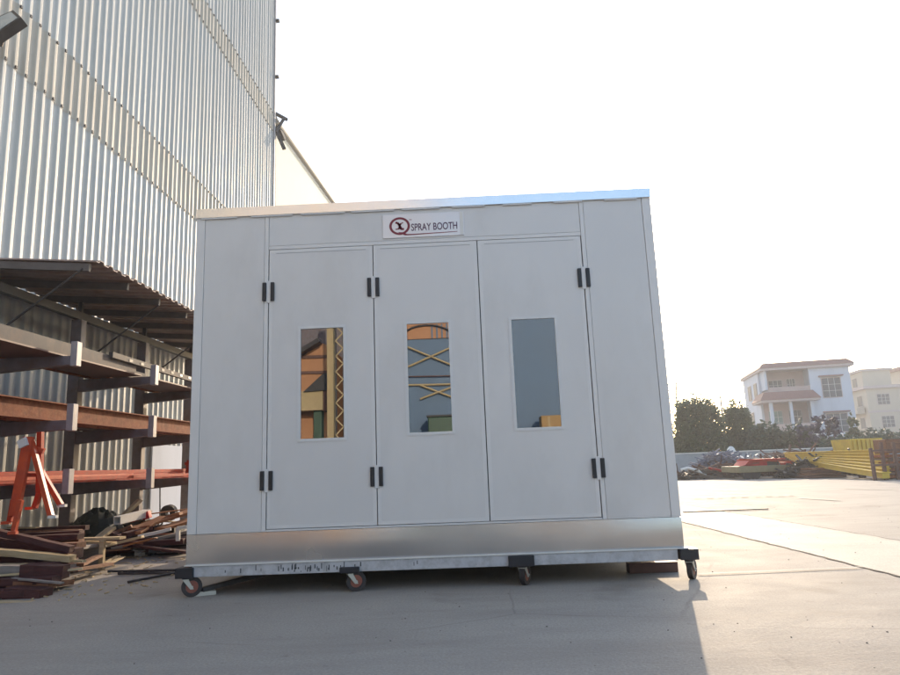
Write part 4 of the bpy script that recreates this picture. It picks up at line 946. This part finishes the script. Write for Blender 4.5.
ho = thing('apricot_building', 'apricot building with pitched roof mirrored in the left door glass', 'building', mr(310,430,24))
Yq = 25
def q(u,v,Y=Yq): return mr(u,v,Y)
a = q(285,400); b_ = q(327,400)
obj('wall', MB().prism([(a.x,-Yq,0),(b_.x,-Yq,0),(b_.x,-Yq,q(327,345).z),(q(319,342).x,-Yq,q(319,342).z),(a.x,-Yq,q(300,356).z)], (0,-5,0)), M['apric'], ho)
for v in (357.5,373): obj('floor_line', MB().bar(q(287,v,Yq-.04), q(327,v-1,Yq-.04), .06,.14), M['brown'], ho)
obj('roof', MB().bar(q(285,362,Yq-.3), q(320,341,Yq-.3), .7,.2), M['dark'], ho)
obj('porch_roof', MB().prism([q(303,392,Yq-1),q(326,390,Yq-1),q(326,373,Yq-1),q(322,374,Yq-1)], (0,-.9,0)), M['dark'], ho)
obj('annex', MB().box(q(285,400,Yq-1).x, q(322,400,Yq-1).x, -Yq+.1,-Yq+.9,q(310,412).z,q(310,393).z), M['tan'], ho)
obj('annex_door', MB().box(q(322,400,Yq-1).x+.01, q(328,400,Yq-1).x, -Yq+.1,-Yq+.8,q(310,413).z,q(310,393).z), M['brown'], ho)
obj('post', MB().box(q(312,400,Yq-1).x, q(320,400,Yq-1).x, -Yq+.2,-Yq+.7,0,q(310,412.2).z), M['green'], ho)
cl = thing('tan_column', 'tan steel column mirrored in the left door glass', 'column', mr(331,430,22)); a = mr(327,400,22); b_ = mr(335,400,22)
obj('shaft', MB().box(a.x,b_.x,-22.4,-22,0,11), M['tan'], cl); obj('base', MB().box(a.x-.1,b_.x+.1,-22.5,-21.9,0,.1), M['dark'], cl)
p_ = mr(180,190,36); q_ = mr(425,190,36)
tb = thing('trim_reflector', 'tall cream block added to tint the reflection in the left half of the booth roof trim', 'building', (p_.x-3,-36,0))  # added reflector, gives the left of the trim its cream reflection
obj('wall', MB().box(p_.x-12, q_.x, -46,-36,0, mr(300,165,36).z), M['hcream'], tb); obj('parapet', MB().box(p_.x-12.2, q_.x+.2, -46.2,-35.8, mr(300,165,36).z+.002, mr(300,165,36).z+.5), M['band'], tb)
sl_ = mr(322,335,30); sr_ = mr(352,335,30)
sh = thing('sky_blocker', 'tall dark block added to hide the sky mirrored at the top of the left door glass', 'blocker', (sl_.x-4,-30,0))  # added to darken the left pane and keep mirrored sky out
obj('wall', MB().box(sl_.x-12, sr_.x, -38,-30,0, mr(320,318,30).z), M['rack'], sh); obj('roof', MB().box(sl_.x-12.3, sr_.x+.3, -38.3,-29.7,mr(320,318,30).z+.002, mr(320,318,30).z+.4), M['dark'], sh)
lt = thing('lattice_mast', 'dark lattice mast mirrored at the right of the left door glass', 'mast', mr(339,430,21)); a = mr(336,400,21); b_ = mr(343.5,400,21)
for x in (a.x,b_.x): obj('chord', MB().box(x-.03,x+.03,-21.06,-21,0,11), M['dark'], lt)
lc = MB(); k = 0; z = .2
while z < 10.6:
    p, q2 = ((a.x,z),(b_.x,z+.32)) if k%2 else ((b_.x,z),(a.x,z+.32)); lc.bar((p[0],-20.97,p[1]),(q2[0],-20.97,q2[1]),.05,.05); z += .32; k += 1
obj('lacing', lc, M['tan'], lt)

# ------------------------------------------------------------------ air
hz = MB().box(-75, 175, -55, 210, -1, 30)
hm = bpy.data.materials.new('hazy_air'); hm.use_nodes = True; hn = hm.node_tree
hn.nodes.remove(hn.nodes['Principled BSDF']); pv = hn.nodes.new('ShaderNodeVolumePrincipled')
pv.inputs['Color'].default_value = (.93,.94,.96,1); pv.inputs['Density'].default_value = HAZE; pv.inputs['Anisotropy'].default_value = .25
hn.links.new(pv.outputs[0], hn.nodes['Material Output'].inputs['Volume'])
obj('haze', hz, hm, None, kind='stuff')
# ------------------------------------------------------------------ light
w = bpy.data.worlds.new('World'); scene.world = w; w.use_nodes = True
nt = w.node_tree; bg = nt.nodes['Background']; sk = nt.nodes.new('ShaderNodeTexSky'); sk.sky_type = 'NISHITA'; sk.sun_disc = False
EL, AZ = 17.0, 15.2       # azimuth measured from +Y toward +X
sk.sun_elevation = R(EL); sk.sun_rotation = R(AZ); sk.air_density = 1.0; sk.dust_density = 1.3; sk.ozone_density = 1.0
bg.inputs[1].default_value = .15; nt.links.new(sk.outputs[0], bg.inputs[0])
sl = bpy.data.lights.new('sun', 'SUN'); so = bpy.data.objects.new('sun', sl); col.objects.link(so)
sl.energy = 2.45; sl.angle = R(.5); sl.color = (1, .79, .56)
sd = Vector((math.sin(R(AZ))*math.cos(R(EL)), math.cos(R(AZ))*math.cos(R(EL)), math.sin(R(EL))))
so.rotation_euler = sd.to_track_quat('Z', 'Y').to_euler(); so.location = sd*60
vs_ = scene.view_settings; vs_.view_transform = 'Standard'; vs_.look = 'None'; vs_.gamma = 1; vs_.use_curve_mapping = False; vs_.exposure = 1.45
scene.render.engine = 'CYCLES'
scene.render.resolution_x = 1024; scene.render.resolution_y = 768
